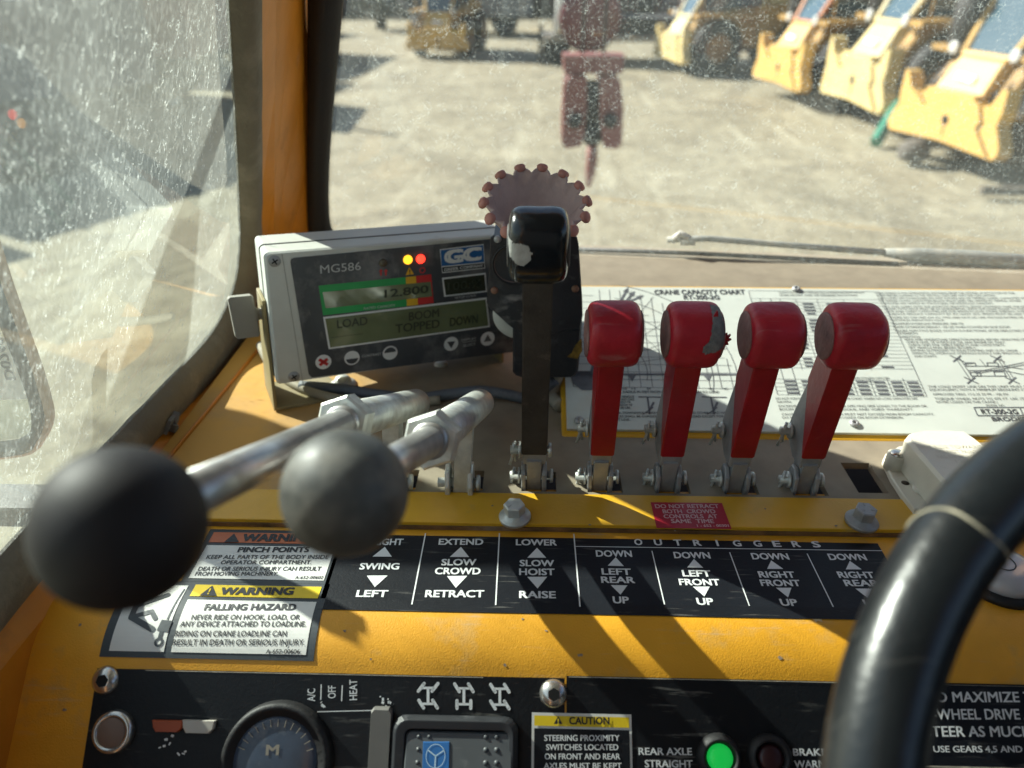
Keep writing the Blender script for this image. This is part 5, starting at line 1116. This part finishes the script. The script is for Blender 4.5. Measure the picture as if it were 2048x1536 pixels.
# ------------------------------------------------------------------ THE YARD
def ground_material():
    m = bpy.data.materials.new("dry_packed_dirt"); m.use_nodes = True; t = m.node_tree; N = t.nodes.new; L = t.links.new
    b = t.nodes["Principled BSDF"]; b.inputs["Roughness"].default_value = .95; tc = N("ShaderNodeTexCoord")
    def noi(sc, det, rot=None, scale=None):
        n = N("ShaderNodeTexNoise"); n.inputs["Scale"].default_value = sc; n.inputs["Detail"].default_value = det; n.inputs["Roughness"].default_value = .65
        if scale:
            mp = N("ShaderNodeMapping"); mp.inputs["Scale"].default_value = scale; mp.inputs["Rotation"].default_value = rot; L(tc.outputs["Object"], mp.inputs[0]); L(mp.outputs[0], n.inputs["Vector"])
        else: L(tc.outputs["Object"], n.inputs["Vector"])
        return n.outputs["Fac"]
    def ramp(s, a, c):
        r = N("ShaderNodeMapRange"); r.inputs[1].default_value = a; r.inputs[2].default_value = c; r.clamp = True; L(s, r.inputs[0]); return r.outputs[0]
    def mix(f, a, c):
        x = N("ShaderNodeMix"); x.data_type = 'RGBA'; L(f, x.inputs[0])
        for s, v in ((x.inputs[6], a), (x.inputs[7], c)):
            if hasattr(v, "links"): L(v, s)
            else: s.default_value = (*v, 1)
        return x.outputs[2]
    c = mix(ramp(noi(.9, 7), .35, .65), (.225, .198, .13), (.335, .30, .205))
    c = mix(ramp(noi(3.2, 7), .46, .66), c, (.18, .155, .10))
    c = mix(ramp(noi(1., 4, (0, 0, .42), (3.2, .22, 1)), .55, .72), c, (.38, .35, .25))
    c = mix(ramp(noi(1., 4, (0, 0, -.75), (2.6, .16, 1)), .60, .75), c, (.24, .205, .14))
    c = mix(ramp(noi(26, 4), .62, .75), c, (.21, .18, .125))
    # ribbed tyre tracks: pairs of lanes wandering across the yard, printed with tread bars
    def math(o, a, b2, c3=None):
        k = N("ShaderNodeMath"); k.operation = o
        for i, v in enumerate((a, b2, c3)):
            if v is None: continue
            if hasattr(v, "links"): L(v, k.inputs[i])
            else: k.inputs[i].default_value = v
        return k.outputs[0]
    for ang, per, seed in ((.38, 5.3, 3.), (-.55, 7.1, 9.), (1.25, 8.7, 21.)):
        mp = N("ShaderNodeMapping"); mp.inputs["Rotation"].default_value = (0, 0, ang); mp.inputs["Location"].default_value = (seed, seed, 0); L(tc.outputs["Object"], mp.inputs[0])
        sp = N("ShaderNodeSeparateXYZ"); L(mp.outputs[0], sp.inputs[0])
        wob = math('MULTIPLY', noi(.13, 2), 6.)
        u = math('ADD', sp.outputs[0], wob)
        lane = math('ABSOLUTE', math('SUBTRACT', math('PINGPONG', u, per/2), per*.27), 0)
        mk = ramp(lane, .30, .20)
        tread = ramp(math('SINE', math('ADD', math('MULTIPLY', sp.outputs[1], 26.), math('MULTIPLY', lane, 30.)), 0), -.3, .5)
        gate = ramp(noi(.35, 3), .44, .6)
        f = math('MULTIPLY', math('MULTIPLY', math('MULTIPLY_ADD', tread, .55, .35), mk), math('MULTIPLY', gate, .85))
        c = mix(f, c, (.15, .13, .085))
    L(c, b.inputs["Base Color"])
    bp = N("ShaderNodeBump"); bp.inputs["Strength"].default_value = .7; bp.inputs["Distance"].default_value = .06; L(noi(5, 8), bp.inputs["Height"]); L(bp.outputs[0], b.inputs["Normal"])
    return m
mb = MB(); mb.sheet([[Vector((-90+180*i/60, -20+150*j/60, GZ + .05*mnoise.noise(Vector((i*.9, j*.9, 0))) - (.05 if j < 14 else 0))) for i in range(61)] for j in range(61)], True)
tag(mb.build("ground", ground_material()), kind="structure")
def gp(x, y, h=0): return on_z(x, y, GZ+h)
lw = M("loader_yellow", (.58, .36, .10), .5, var=.1, vs=3, dust=.3, dcol=(.42, .30, .12), ds=3)
lw_pale = M("faded_loader_yellow", (.58, .46, .20), .5, var=.1, vs=3, dust=.3, dcol=(.50, .40, .20), ds=3)
lw_dark = M("shaded_loader_yellow", (.34, .20, .05), .65, var=.25, vs=3, dust=.35, dcol=(.15, .10, .05), ds=2.5)  # brown-yellow for the side bodies, with their shade put into the colour
tyre = M("tyre_rubber", (.022, .022, .023), .8, var=.2, vs=3, dust=.35, dcol=(.13, .12, .10), ds=5)
rimm = M("rusty_rim", (.28, .14, .045), .6, var=.25, vs=4, dust=.3, dcol=(.2, .15, .08), ds=5)
win = M("tinted_cab_glass", (.055, .10, .13), .08, var=.1, vs=1, coat=.5)
dark_mach = M("dark_machinery", (.03, .028, .027), .7, var=.4, vs=4, dust=.3, dcol=(.10, .09, .08), ds=5)
rib_dark = M("dark_rib_brown", (.20, .12, .025), .7, var=.3)  # ribs in a darker brown than the plates
def loader(loc, rz, s, label, paint, frame, tank=True, exhaust=True, group="yellow loaders parked along the right"):
    """front plate at y=0 facing -y; body runs back along +y"""
    root = thing("wheel_loader", loc, label, "loader", group, local=True, rz=rz); root.scale = (s, s, s)
    XZ = lambda p, q, r: Vector((p, r, q))
    half = [(0, .34), (1.06, .30), (1.13, .38), (1.12, .46), (.98, .70), (1.01, .86), (1.00, 1.16), (.91, 1.14), (.80, .95), (.62, .87), (.50, .93), (.46, 1.0), (0, 1.0)]
    poly = half+[(-x, z) for x, z in reversed(half[1:-1])]
    b = MB(); b.prism(poly, 0, .22, XZ, .02); pl = b.build("front_plate", paint, root)
    b = MB()
    for s_ in (-1, 1):
        pts = [(.62*s_, .90), (.72*s_, .72), (.66*s_, .64), (.98*s_, .34)] if s_ > 0 else [(-.55, .88), (-.42, .78)]
        for (x1, z1), (x2, z2) in zip(pts, pts[1:]):
            d = Vector((x2-x1, z2-z1)).normalized(); q = Vector((-d.y, d.x))*.012
            b.prism([(x1-q.x, z1-q.y), (x2-q.x, z2-q.y), (x2+q.x, z2+q.y), (x1+q.x, z1+q.y)], -.03, .0, XZ)
    b.build("plate_rib", rib_dark, pl)
    b = MB(); b.lathe((.06, -.002, .64), (0, -1, 0), [(-.02, .065), (.012, .06), (.014, 1e-5)], 16); b.build("tow_hole", hole_dark, pl)
    b = MB(); b.prism([(.04, .60), (.09, .60), (.085, .46), (.06, .41)], -.004, .0, XZ); b.build("rust_stain", M("rust_streak", (.30, .12, .03), .8), pl)
    b = MB(); b.hexa([(-.47, .10, .96), (.47, .10, .96), (.50, 1.1, .96), (-.50, 1.1, .96)], [(-.40, .36, 1.40), (.40, .36, 1.40), (.46, 1.15, 1.46), (-.46, 1.15, 1.46)]); b.build("hood", paint, root, bev=.03)
    b = MB(); b.prism([(-.17, 1.14), (.17, 1.12), (.17, 1.19), (-.17, 1.21)], .16, .215, lambda p, q, r: Vector((p, r+(q-1.14)*.6, q))); b.build("hood_plate", M("pale_name_plate", (.75, .74, .68), .5), root)
    # slanted windshield with its frame
    def quadbar(a, c, w_, nm, mt_): bb = MB(); bb.tube([a, c], w_, 8, sm=False); return bb.build(nm, mt_, root)
    W = [Vector((-.42, .42, 1.42)), Vector((.42, .42, 1.42)), Vector((.68, 1.22, 3.0)), Vector((-.68, 1.22, 3.0))]
    b = MB(); b.hexa([W[0], W[1], W[2], W[3]], [p+Vector((0, .03, .0)) for p in W]); b.build("windshield", win, root)
    for a, c in ((0, 1), (1, 2), (2, 3), (3, 0)): quadbar(W[a], W[c], .05, "window_frame", frame)
    for s_ in (-1, 1):
        b = MB(); b.hexa([(s_*.44, .56, 1.45), (s_*.5, 1.1, 1.6), (s_*.72, 2.3, 1.6), (s_*.70, 2.3, 1.62)], [(s_*.70, 1.25, 2.97), (s_*.72, 1.6, 3.0), (s_*.74, 2.3, 3.0), (s_*.72, 2.3, 2.97)]); b.build("side_window", win, root)
        quadbar(Vector((s_*.7, 2.3, 1.6)), Vector((s_*.72, 2.3, 3.0)), .05, "cab_post", frame)
    b = MB(); b.box((-.78, 1.1, 3.0), (.78, 2.5, 3.11)); b.build("cab_roof", paint, root, bev=.03)
    b = MB(); b.prism([(-.0, .95), (.35, 1.5), (1.3, 1.62), (2.5, 1.72), (4.0, 1.66), (4.2, 1.0), (3.4, .75), (.6, .6)], -.72, .72, lambda p, q, r: Vector((r, .25+p, q)), .03); b.build("body", lw_dark, root)
    b = MB(); b.box((-.55, 2.5, 1.7), (.55, 4.15, 2.25)); b.build("engine_cover", paint, root, bev=.05)
    b = MB(); b.box((-1.02, .35, 1.42), (-.66, 2.0, 1.50)); b.box((.66, .35, 1.42), (1.02, 2.0, 1.50)); b.build("fender", lw_dark, root)
    for y in (1.05, 3.45):
        for s_ in (-1, 1):
            b = MB(); b.lathe((s_*.66, y, .68), (s_, 0, 0), [(0, .40), (.0, .60), (.05, .68), (.30, .68), (.36, .62), (.37, .40), (.30, .38), (.30, 1e-5)], 30)
            wh = b.build("wheel", tyre, root)
            b = MB(); b.lathe((s_*.66, y, .68), (s_, 0, 0), [(.301, .37), (.33, .36), (.30, .22), (.36, .18), (.37, 1e-5)], 24); b.build("rim", rimm, wh)
    b = MB(); b.box((-.62, .25, .55), (.62, 2.4, 1.05)); b.build("chassis", dark_mach, root, bev=.03)  # near-black box, added so the gaps behind the plate look shaded
    for s_ in (-1, 1):
        b = MB(); b.tube([(s_*.62, .18, .95), (s_*.60, .5, 1.25), (s_*.58, 1.2, 1.15)], .028, 8); b.build("hydraulic_hose", dark_mach, root)
        b = MB(); b.lathe((s_*.56, .36, 1.48), (0, -1, 0), [(-.08, .05), (0, .085), (.03, .085), (.035, .06), (.03, 1e-5)], 16); b.build("headlight", M("dusty_lamp_glass", (.5, .5, .47), .3), root)
        b = MB(); b.tube([(s_*.80, .55, 1.42), (s_*.82, .55, 2.3)], .018, 8); b.build("mirror_post", lw_dark, root)
    if exhaust:
        b = MB(); b.tube([(-.62, 1.9, 1.6), (-.64, 1.9, 3.0), (-.70, 1.95, 3.2)], .06, 12); b.build("exhaust_pipe", lw_pale, root)
        b = MB(); b.lathe((-.72, .62, 1.35), (0, 0, 1), [(0, .22), (.75, .22), (.80, .18), (.80, 1e-5)], 18); b.build("air_tank", dark_mach, root)
    return root
def place(p0, p1, h=.34):
    a, b = gp(*p0, h), gp(*p1, h); d = b-a; c = (a+b)/2; return (c.x, c.y, GZ), atan2(d.y, d.x), (d.length)/2.2
specs = [((1306, 106), (1364, 124), "yellow loader farthest along the right row, showing its wheel side on", lw_pale, lw_pale),
         ((1505, 150), (1598, 182), "yellow loader second in the row, with an orange window frame", lw, M("orange_cab_frame", (.55, .20, .07), .5)),
         ((1636, 182), (1758, 230), "pale yellow loader with a white name plate, beside the nearest loader", lw_pale, lw_pale),
         ((1775, 250), (1990, 316), "nearest yellow loader at the right edge, deep yellow front plate with a tow hole", lw, lw)]
for i, (a, b_, lb, p_, f_) in enumerate(specs):
    L_, rz, s_ = place(a, b_)
    loader(L_, rz, s_, lb, p_, f_, exhaust=(i != 0))
# far yellow loader across the yard
L_, rz, s_ = place((812, 92), (935, 94)); loader(L_, rz, s_*1.02, "small distant yellow loader facing the camera across the yard", M("ochre_loader_paint", (.62, .36, .07), .6, var=.15, vs=3, dust=.3, dcol=(.3, .2, .08), ds=3), lw, exhaust=False, group=None)
# hanging hook block in front of the crane
HY = 5.4
hk = on_y(1185, 200, HY); hook = thing("hook_block", tuple(hk+Vector((0, 0, .3))), "red hook block hanging in front of the windshield", "hook block")
hr = M("faded_red_hook_paint", (.24, .085, .07), .6, var=.2, vs=5, dust=.2, dcol=(.16, .11, .09), ds=12)
def hx(x, y): p = on_y(x, y, HY); return (p.x, p.z)
T = lambda p, q, r: Vector((p, HY+r, q))
for dy in (-.13, .09):
    b = MB(); b.prism([hx(*p) for p in ((1128, 158), (1140, 145), (1172, 150), (1172, 215), (1166, 262), (1160, 285), (1130, 290), (1122, 278), (1124, 210))][::-1], dy, dy+.05, T, .006); b.build("side_plate", hr, hook)
    b = MB(); b.prism([hx(*p) for p in ((1196, 150), (1230, 145), (1238, 160), (1243, 215), (1240, 280), (1230, 290), (1206, 288), (1200, 262), (1196, 215))][::-1], dy, dy+.05, T, .006); b.build("side_plate", hr, hook)
c = hx(1184, 210); b = MB(); b.lathe((c[0], HY-.07, c[1]), (0, 1, 0), [(0, .15), (.03, .16), (.06, .12), (.09, .16), (.12, .15)], 28); b.build("sheave", dark_mach, hook)
for x in (1148, 1217): c = hx(x, 234); b = MB(); b.lathe((c[0], HY-.15, c[1]), (0, -1, 0), [(-.03, .05), (.015, .045), (.018, 1e-5)], 14); b.build("sheave_bolt", dark_mach, hook)
c0 = hx(1184, 268); b = MB(); b.lathe((c0[0], HY-.02, c0[1]+.07), (0, 0, -1), [(0, .07), (.10, .075), (.13, .05)], 18); b.build("swivel", dark_mach, hook)
b = MB(); pts = [(1184, 285), (1183, 318), (1180, 345), (1176, 372)]; b.tube([Vector((hx(*p)[0], HY-.02, hx(*p)[1])) for p in pts], [.035, .04, .036, .015], 12); b.build("hook_shank", hr, hook)
b = MB(); t0 = hx(1184, 150); b.hexa([(t0[0]-.19, HY-.1, t0[1]+.02), (t0[0]+.19, HY-.1, t0[1]+.02), (t0[0]+.19, HY+.12, t0[1]+.02), (t0[0]-.19, HY+.12, t0[1]+.02)], [(t0[0]-.20, HY-.1, t0[1]+.13), (t0[0]+.20, HY-.1, t0[1]+.13), (t0[0]+.20, HY+.12, t0[1]+.13), (t0[0]-.20, HY+.12, t0[1]+.13)]); b.build("top_bar", hr, hook)
for s_ in (-.07, .07): b = MB(); b.tube([(t0[0]+s_, HY, t0[1]), (t0[0]+s_, HY+.15, 3.0)], .011, 8); b.build("hoist_rope", dark_mach, hook)
# trailer with a dark red tank
p0, p1 = gp(1085, 124), gp(1330, 130); tr = thing("tank_trailer", tuple((p0+p1)/2), "dark red tank on a low flat trailer across the yard", "trailer")
TYp = (p0.y+p1.y)/2+.6; x0, x1 = p0.x, p1.x+.6
tred = M("dark_red_tank_paint", (.13, .018, .022), .45, var=.2, vs=2, dust=.25, dcol=(.2, .1, .08), ds=3)
b = MB(); b.box((x0, TYp-.9, GZ+.55), (x1+1.2, TYp+1.0, GZ+.68)); b.build("trailer_bed", M("dusty_pale_bed", (.30, .27, .22), .7, dust=.4, ds=2), tr)
cx_ = gp(1165, 124).x+.1
b = MB(); tz = on_y(1165, 38, TYp-1).z; b.lathe((cx_, TYp-1.0, tz), (0, 1, 0), [(0, .5), (.06, .76), (.18, .82), (2.0, .82), (2.1, .5)], 36); b.build("tank", tred, tr)
b = MB(); b.lathe((x0+.45, TYp-.75, GZ+.75), (0, 0, 1), [(0, .14), (1.3, .14), (1.4, .08), (1.4, 1e-5)], 16); b.build("white_cylinder", M("white_cylinder_paint", (.72, .73, .70), .4), tr)
b = MB(); b.lathe((x1-.1, TYp-.8, GZ+1.15), (0, -1, 0), [(-.2, .16), (.1, .2), (.12, 1e-5)], 16); b.build("headlamp_shell", MATS["white_cylinder_paint"], tr)
b = MB(); b.box((x0+.3, TYp-.6, GZ+.68), (x1-.2, TYp+.8, GZ+1.1)); b.build("tank_cradle", dark_mach, tr, bev=.03)
for xx in (x0+.35, x1-.2, x1+.7):
    b = MB(); b.lathe((xx, TYp-.85, GZ+.36), (0, -1, 0), [(-.22, .30), (-.2, .36), (-.02, .36), (0, .3), (-.01, .18), (-.01, 1e-5)], 24); b.build("wheel", tyre, tr)
b = MB(); b.box((x0-.12, TYp-.95, GZ+.05), (x0-.02, TYp-.8, GZ+.95)); b.build("landing_leg", dark_mach, tr)
# green beam between the loaders, stump and litter at their feet
b = MB(); g0 = gp(1752, 285, .05); g1 = on_y(1880, 60, g0.y+1.9); b.tube([g0, g0.lerp(g1, .5), g1], .09, 8, sm=False)
tag(b.build("green_beam", M("green_beam_paint", (.02, .20, .13), .5, dust=.3, ds=3)), "long green beam leaning between the two nearest loaders", "beam")
c = gp(1830, 325); b = MB(); b.sphere(c+Vector((0, .1, .13)), .2, 18, 12, 1.1, .9, .85)
b.v = [p+Vector((1, 1, 1))*.03*mnoise.noise(p*7) for p in b.v]; tag(b.build("rock", M("dark_stone", (.11, .10, .085), .9, var=.3, vs=8, dust=.3)), "rough dark rock lying on the dirt by the nearest loader", "rock")
b = MB(); a0_, a1_ = gp(1960, 388), gp(2300, 396); b.hexa([a0_+Vector((0, -.04, 0)), a1_+Vector((0, -.04, 0)), a1_+Vector((0, .05, 0)), a0_+Vector((0, .05, 0))], [p+Vector((0, 0, .09)) for p in (a0_+Vector((0, -.04, 0)), a1_+Vector((0, -.04, 0)), a1_+Vector((0, .05, 0)), a0_+Vector((0, .05, 0)))])
tag(b.build("timber", M("weathered_timber", (.12, .10, .075), .85, var=.3, vs=6)), "dark timber lying on the dirt at the right edge", "timber")
# shed and parked machinery far behind
shed = thing("shed", (0, 44, GZ), "long pale blue grey metal shed far behind the yard", "shed")
b = MB(); b.box((-30, 44, GZ), (26, 52, GZ+6)); 
for i in range(112): x = -30+.5*i; b.box((x, 43.96, GZ), (x+.12, 44.0, GZ+6))
b.build("wall", M("blue_grey_cladding", (.20, .22, .27), .6, var=.1, vs=.6, dust=.2, ds=1), shed)
b = MB(); b.prism([(43.4, 5.9), (48, 7.4), (52.6, 5.9), (52.6, 6.1), (48, 7.6), (43.4, 6.1)], -30.5, 26.5, lambda p, q, r: Vector((r, p, GZ+q))); b.build("roof", M("grey_roof_sheet", (.32, .33, .34), .5), shed)
for x in (-18, -4, 9): b = MB(); b.box((x, 43.9, GZ), (x+4, 43.95, GZ+4)); b.build("door", M("dark_shed_door", (.07, .075, .085), .6), shed)
def truck(x, y, rz, cabm, bodym, label, s=1.0):
    root = thing("parked_truck", (x, y, GZ), label, "truck", None, local=True, rz=rz); root.scale = (s, s, s)
    b = MB(); b.prism([(-1.1, .7), (1.0, .7), (1.0, 2.9), (-.5, 2.9), (-.8, 2.0), (-1.1, 1.9)], -1.15, 1.15, lambda p, q, r: Vector((p, r, q)), .05); b.build("driver_cab", cabm, root)
    b = MB()
    for s_ in (-1.16, 1.16): b.box((-.6, min(s_, s_*1.005), 2.0), (.5, max(s_, s_*1.005), 2.7))
    b.hexa([(-.86, -.95, 2.03), (-.86, .95, 2.03), (-.80, .95, 2.03), (-.80, -.95, 2.03)], [(-.57, -.95, 2.8), (-.57, .95, 2.8), (-.5, .95, 2.8), (-.5, -.95, 2.8)]); b.build("cab_window", win, root)
    b = MB(); b.box((1.2, -1.15, 1.0), (6.2, 1.15, 2.5)); 
    for i in range(9): b.box((1.3+.6*i, -1.2, 1.0), (1.4+.6*i, 1.2, 2.55))
    b.build("load_body", bodym, root, bev=.02)
    b = MB(); b.box((-1.1, -.45, .6), (6.2, .45, .98)); b.build("chassis", dark_mach, root)
    for xx in (-.1, 3.6, 4.9):
        for s_ in (-1, 1): b = MB(); b.lathe((xx, s_*.75, .5), (0, s_, 0), [(0, .3), (0, .44), (.05, .5), (.3, .5), (.36, .44), (.36, .28), (.3, .25), (.3, 1e-5)], 24); b.build("wheel", tyre, root)
    return root
navy = M("navy_truck_paint", (.025, .035, .07), .4, var=.2, vs=2, dust=.2, ds=2); maroon = M("maroon_truck_paint", (.14, .03, .03), .5, var=.2, vs=2, dust=.25, ds=2); teal = M("dull_teal_paint", (.045, .10, .10), .6, var=.2, vs=2, dust=.3, ds=2); steelg = M("grey_machine_paint", (.16, .17, .17), .6, var=.2, vs=2, dust=.3, ds=2)
truck(-1.0, 30.5, .1, steelg, dark_mach, "grey truck with a dark body, right of the distant loader", .9)
truck(-10.5, 31, 2.9, dark_mach, steelg, "dark truck with a grey body, left of the distant loader", .95)
truck(7.2, 33, .2, navy, teal, "navy truck with a teal body, far behind the trailer", 1.0)
truck(-11.6, 15.2, .03, teal, maroon, "teal truck with a maroon body, blurred behind the streaked side window", .9)
truck(-14.5, 12.6, .25, maroon, teal, "maroon truck with a teal body, farthest left in the yard", 1.05)
truck(-8.6, 19.0, 1.45, navy, maroon, "navy truck with a maroon body, just left of the corner pillar", .95)
truck(-9.0, 8.3, 1.05, navy, navy, "dark navy truck at the left edge, nearest behind the side window", .8)
# a yellow bin and a white post far left
b = MB(); p_ = on_y(255, 28, 21); b.box((p_.x-.9, 20.6, p_.z-.22), (p_.x+.9, 21.6, p_.z+.22)); b.box((p_.x-.8, 20.7, GZ), (p_.x-.6, 21.5, p_.z-.2)); b.box((p_.x+.6, 20.7, GZ), (p_.x+.8, 21.5, p_.z-.2))
tag(b.build("work_table", lw_pale), "pale yellow work table far off behind the side window", "table")
b = MB(); p_ = on_y(308, 35, 15.2); b.tube([(p_.x, 15.2, p_.z), (p_.x, 15.2, 1.2)], .06, 12); b.lathe((p_.x, 15.2, GZ), (0, 0, 1), [(0, .16), (.05, .16), (.06, .03), (p_.z-GZ+.01, .03)], 12)
tag(b.build("white_post", MATS["white_cylinder_paint"]), "slim white post far off behind the side window", "post")
# pair of tyres lying on the dirt, left
for i, (px, lb) in enumerate((((20, 345), "large tyre lying flat on the dirt, at the left edge of the side window"), ((640, 130), "tyre lying on the dirt behind the corner pillar"))):
    c = gp(*px); b = MB(); b.lathe(c, (0, 0, 1), [(0, .34), (0, .52), (.06, .58), (.24, .58), (.30, .52), (.30, .34), (.22, .30), (.06, .30), (0, .34)], 28); tag(b.build("old_tyre", tyre), lb, "tyre", "tyres lying in the yard")
# dark tree near the shed
tree = thing("tree", tuple(gp(722, 78)+Vector((0, 4, 0))), "dark bushy tree at the far edge of the yard, beside the corner pillar", "tree")
tb = Vector(tree.location); b = MB(); b.tube([tb, tb+Vector((.05, 0, 1.2)), tb+Vector((-.1, .1, 2.6)), tb+Vector((.1, 0, 4.0))], [.22, .17, .12, .05], 10)
for k in range(7):
    a = k*1.1; q_ = tb+Vector((0, 0, 1.0+.4*k)); b.tube([q_, q_+Vector((cos(a)*.7, sin(a)*.7, .5)), q_+Vector((cos(a)*1.2, sin(a)*1.2, .8))], [.07, .05, .02], 6)
b.build("trunk", M("tree_bark", (.06, .05, .04), .9), tree)
b = MB(); R_ = random.Random(8)
for _ in range(4200):
    while True:
        v = Vector((R_.uniform(-1, 1), R_.uniform(-1, 1), R_.uniform(-1, 1)))
        if v.length < 1 and v.length > .35 and mnoise.noise(v*2.6) > -.14: break
    c = tb+Vector((v.x*1.5, v.y*1.5, 2.6+v.z*2.3)); d1 = Vector((R_.uniform(-1, 1), R_.uniform(-1, 1), R_.uniform(-1, 1))).normalized(); d2 = d1.orthogonal().normalized(); s_ = R_.uniform(.05, .11)
    b.add([c-d1*s_, c+d2*s_*.5, c+d1*s_, c-d2*s_*.5], [(0, 1, 2, 3)])
b.build("crown", M("dark_leaves", (.035, .05, .04), .7, var=.4, vs=2), tree)
# brush along the foot of the shed
b = MB()
for _ in range(9000):
    x = R_.uniform(-26, 22); h = .5+.5*mnoise.noise(Vector((x*.35, 3, 0))); h = max(.1, h)*2.0
    c = Vector((x, R_.uniform(37.5, 40.5), GZ+R_.random()**1.4*h)); d1 = Vector((R_.uniform(-1, 1), R_.uniform(-1, 1), R_.uniform(-.3, 1))).normalized(); d2 = d1.orthogonal().normalized(); s_ = R_.uniform(.08, .2)
    b.add([c-d1*s_, c+d2*s_*.4, c+d1*s_, c-d2*s_*.4], [(0, 1, 2, 3)])
tag(b.build("brush", M("dry_dark_brush", (.06, .06, .045), .8, var=.4, vs=1)), kind="stuff")
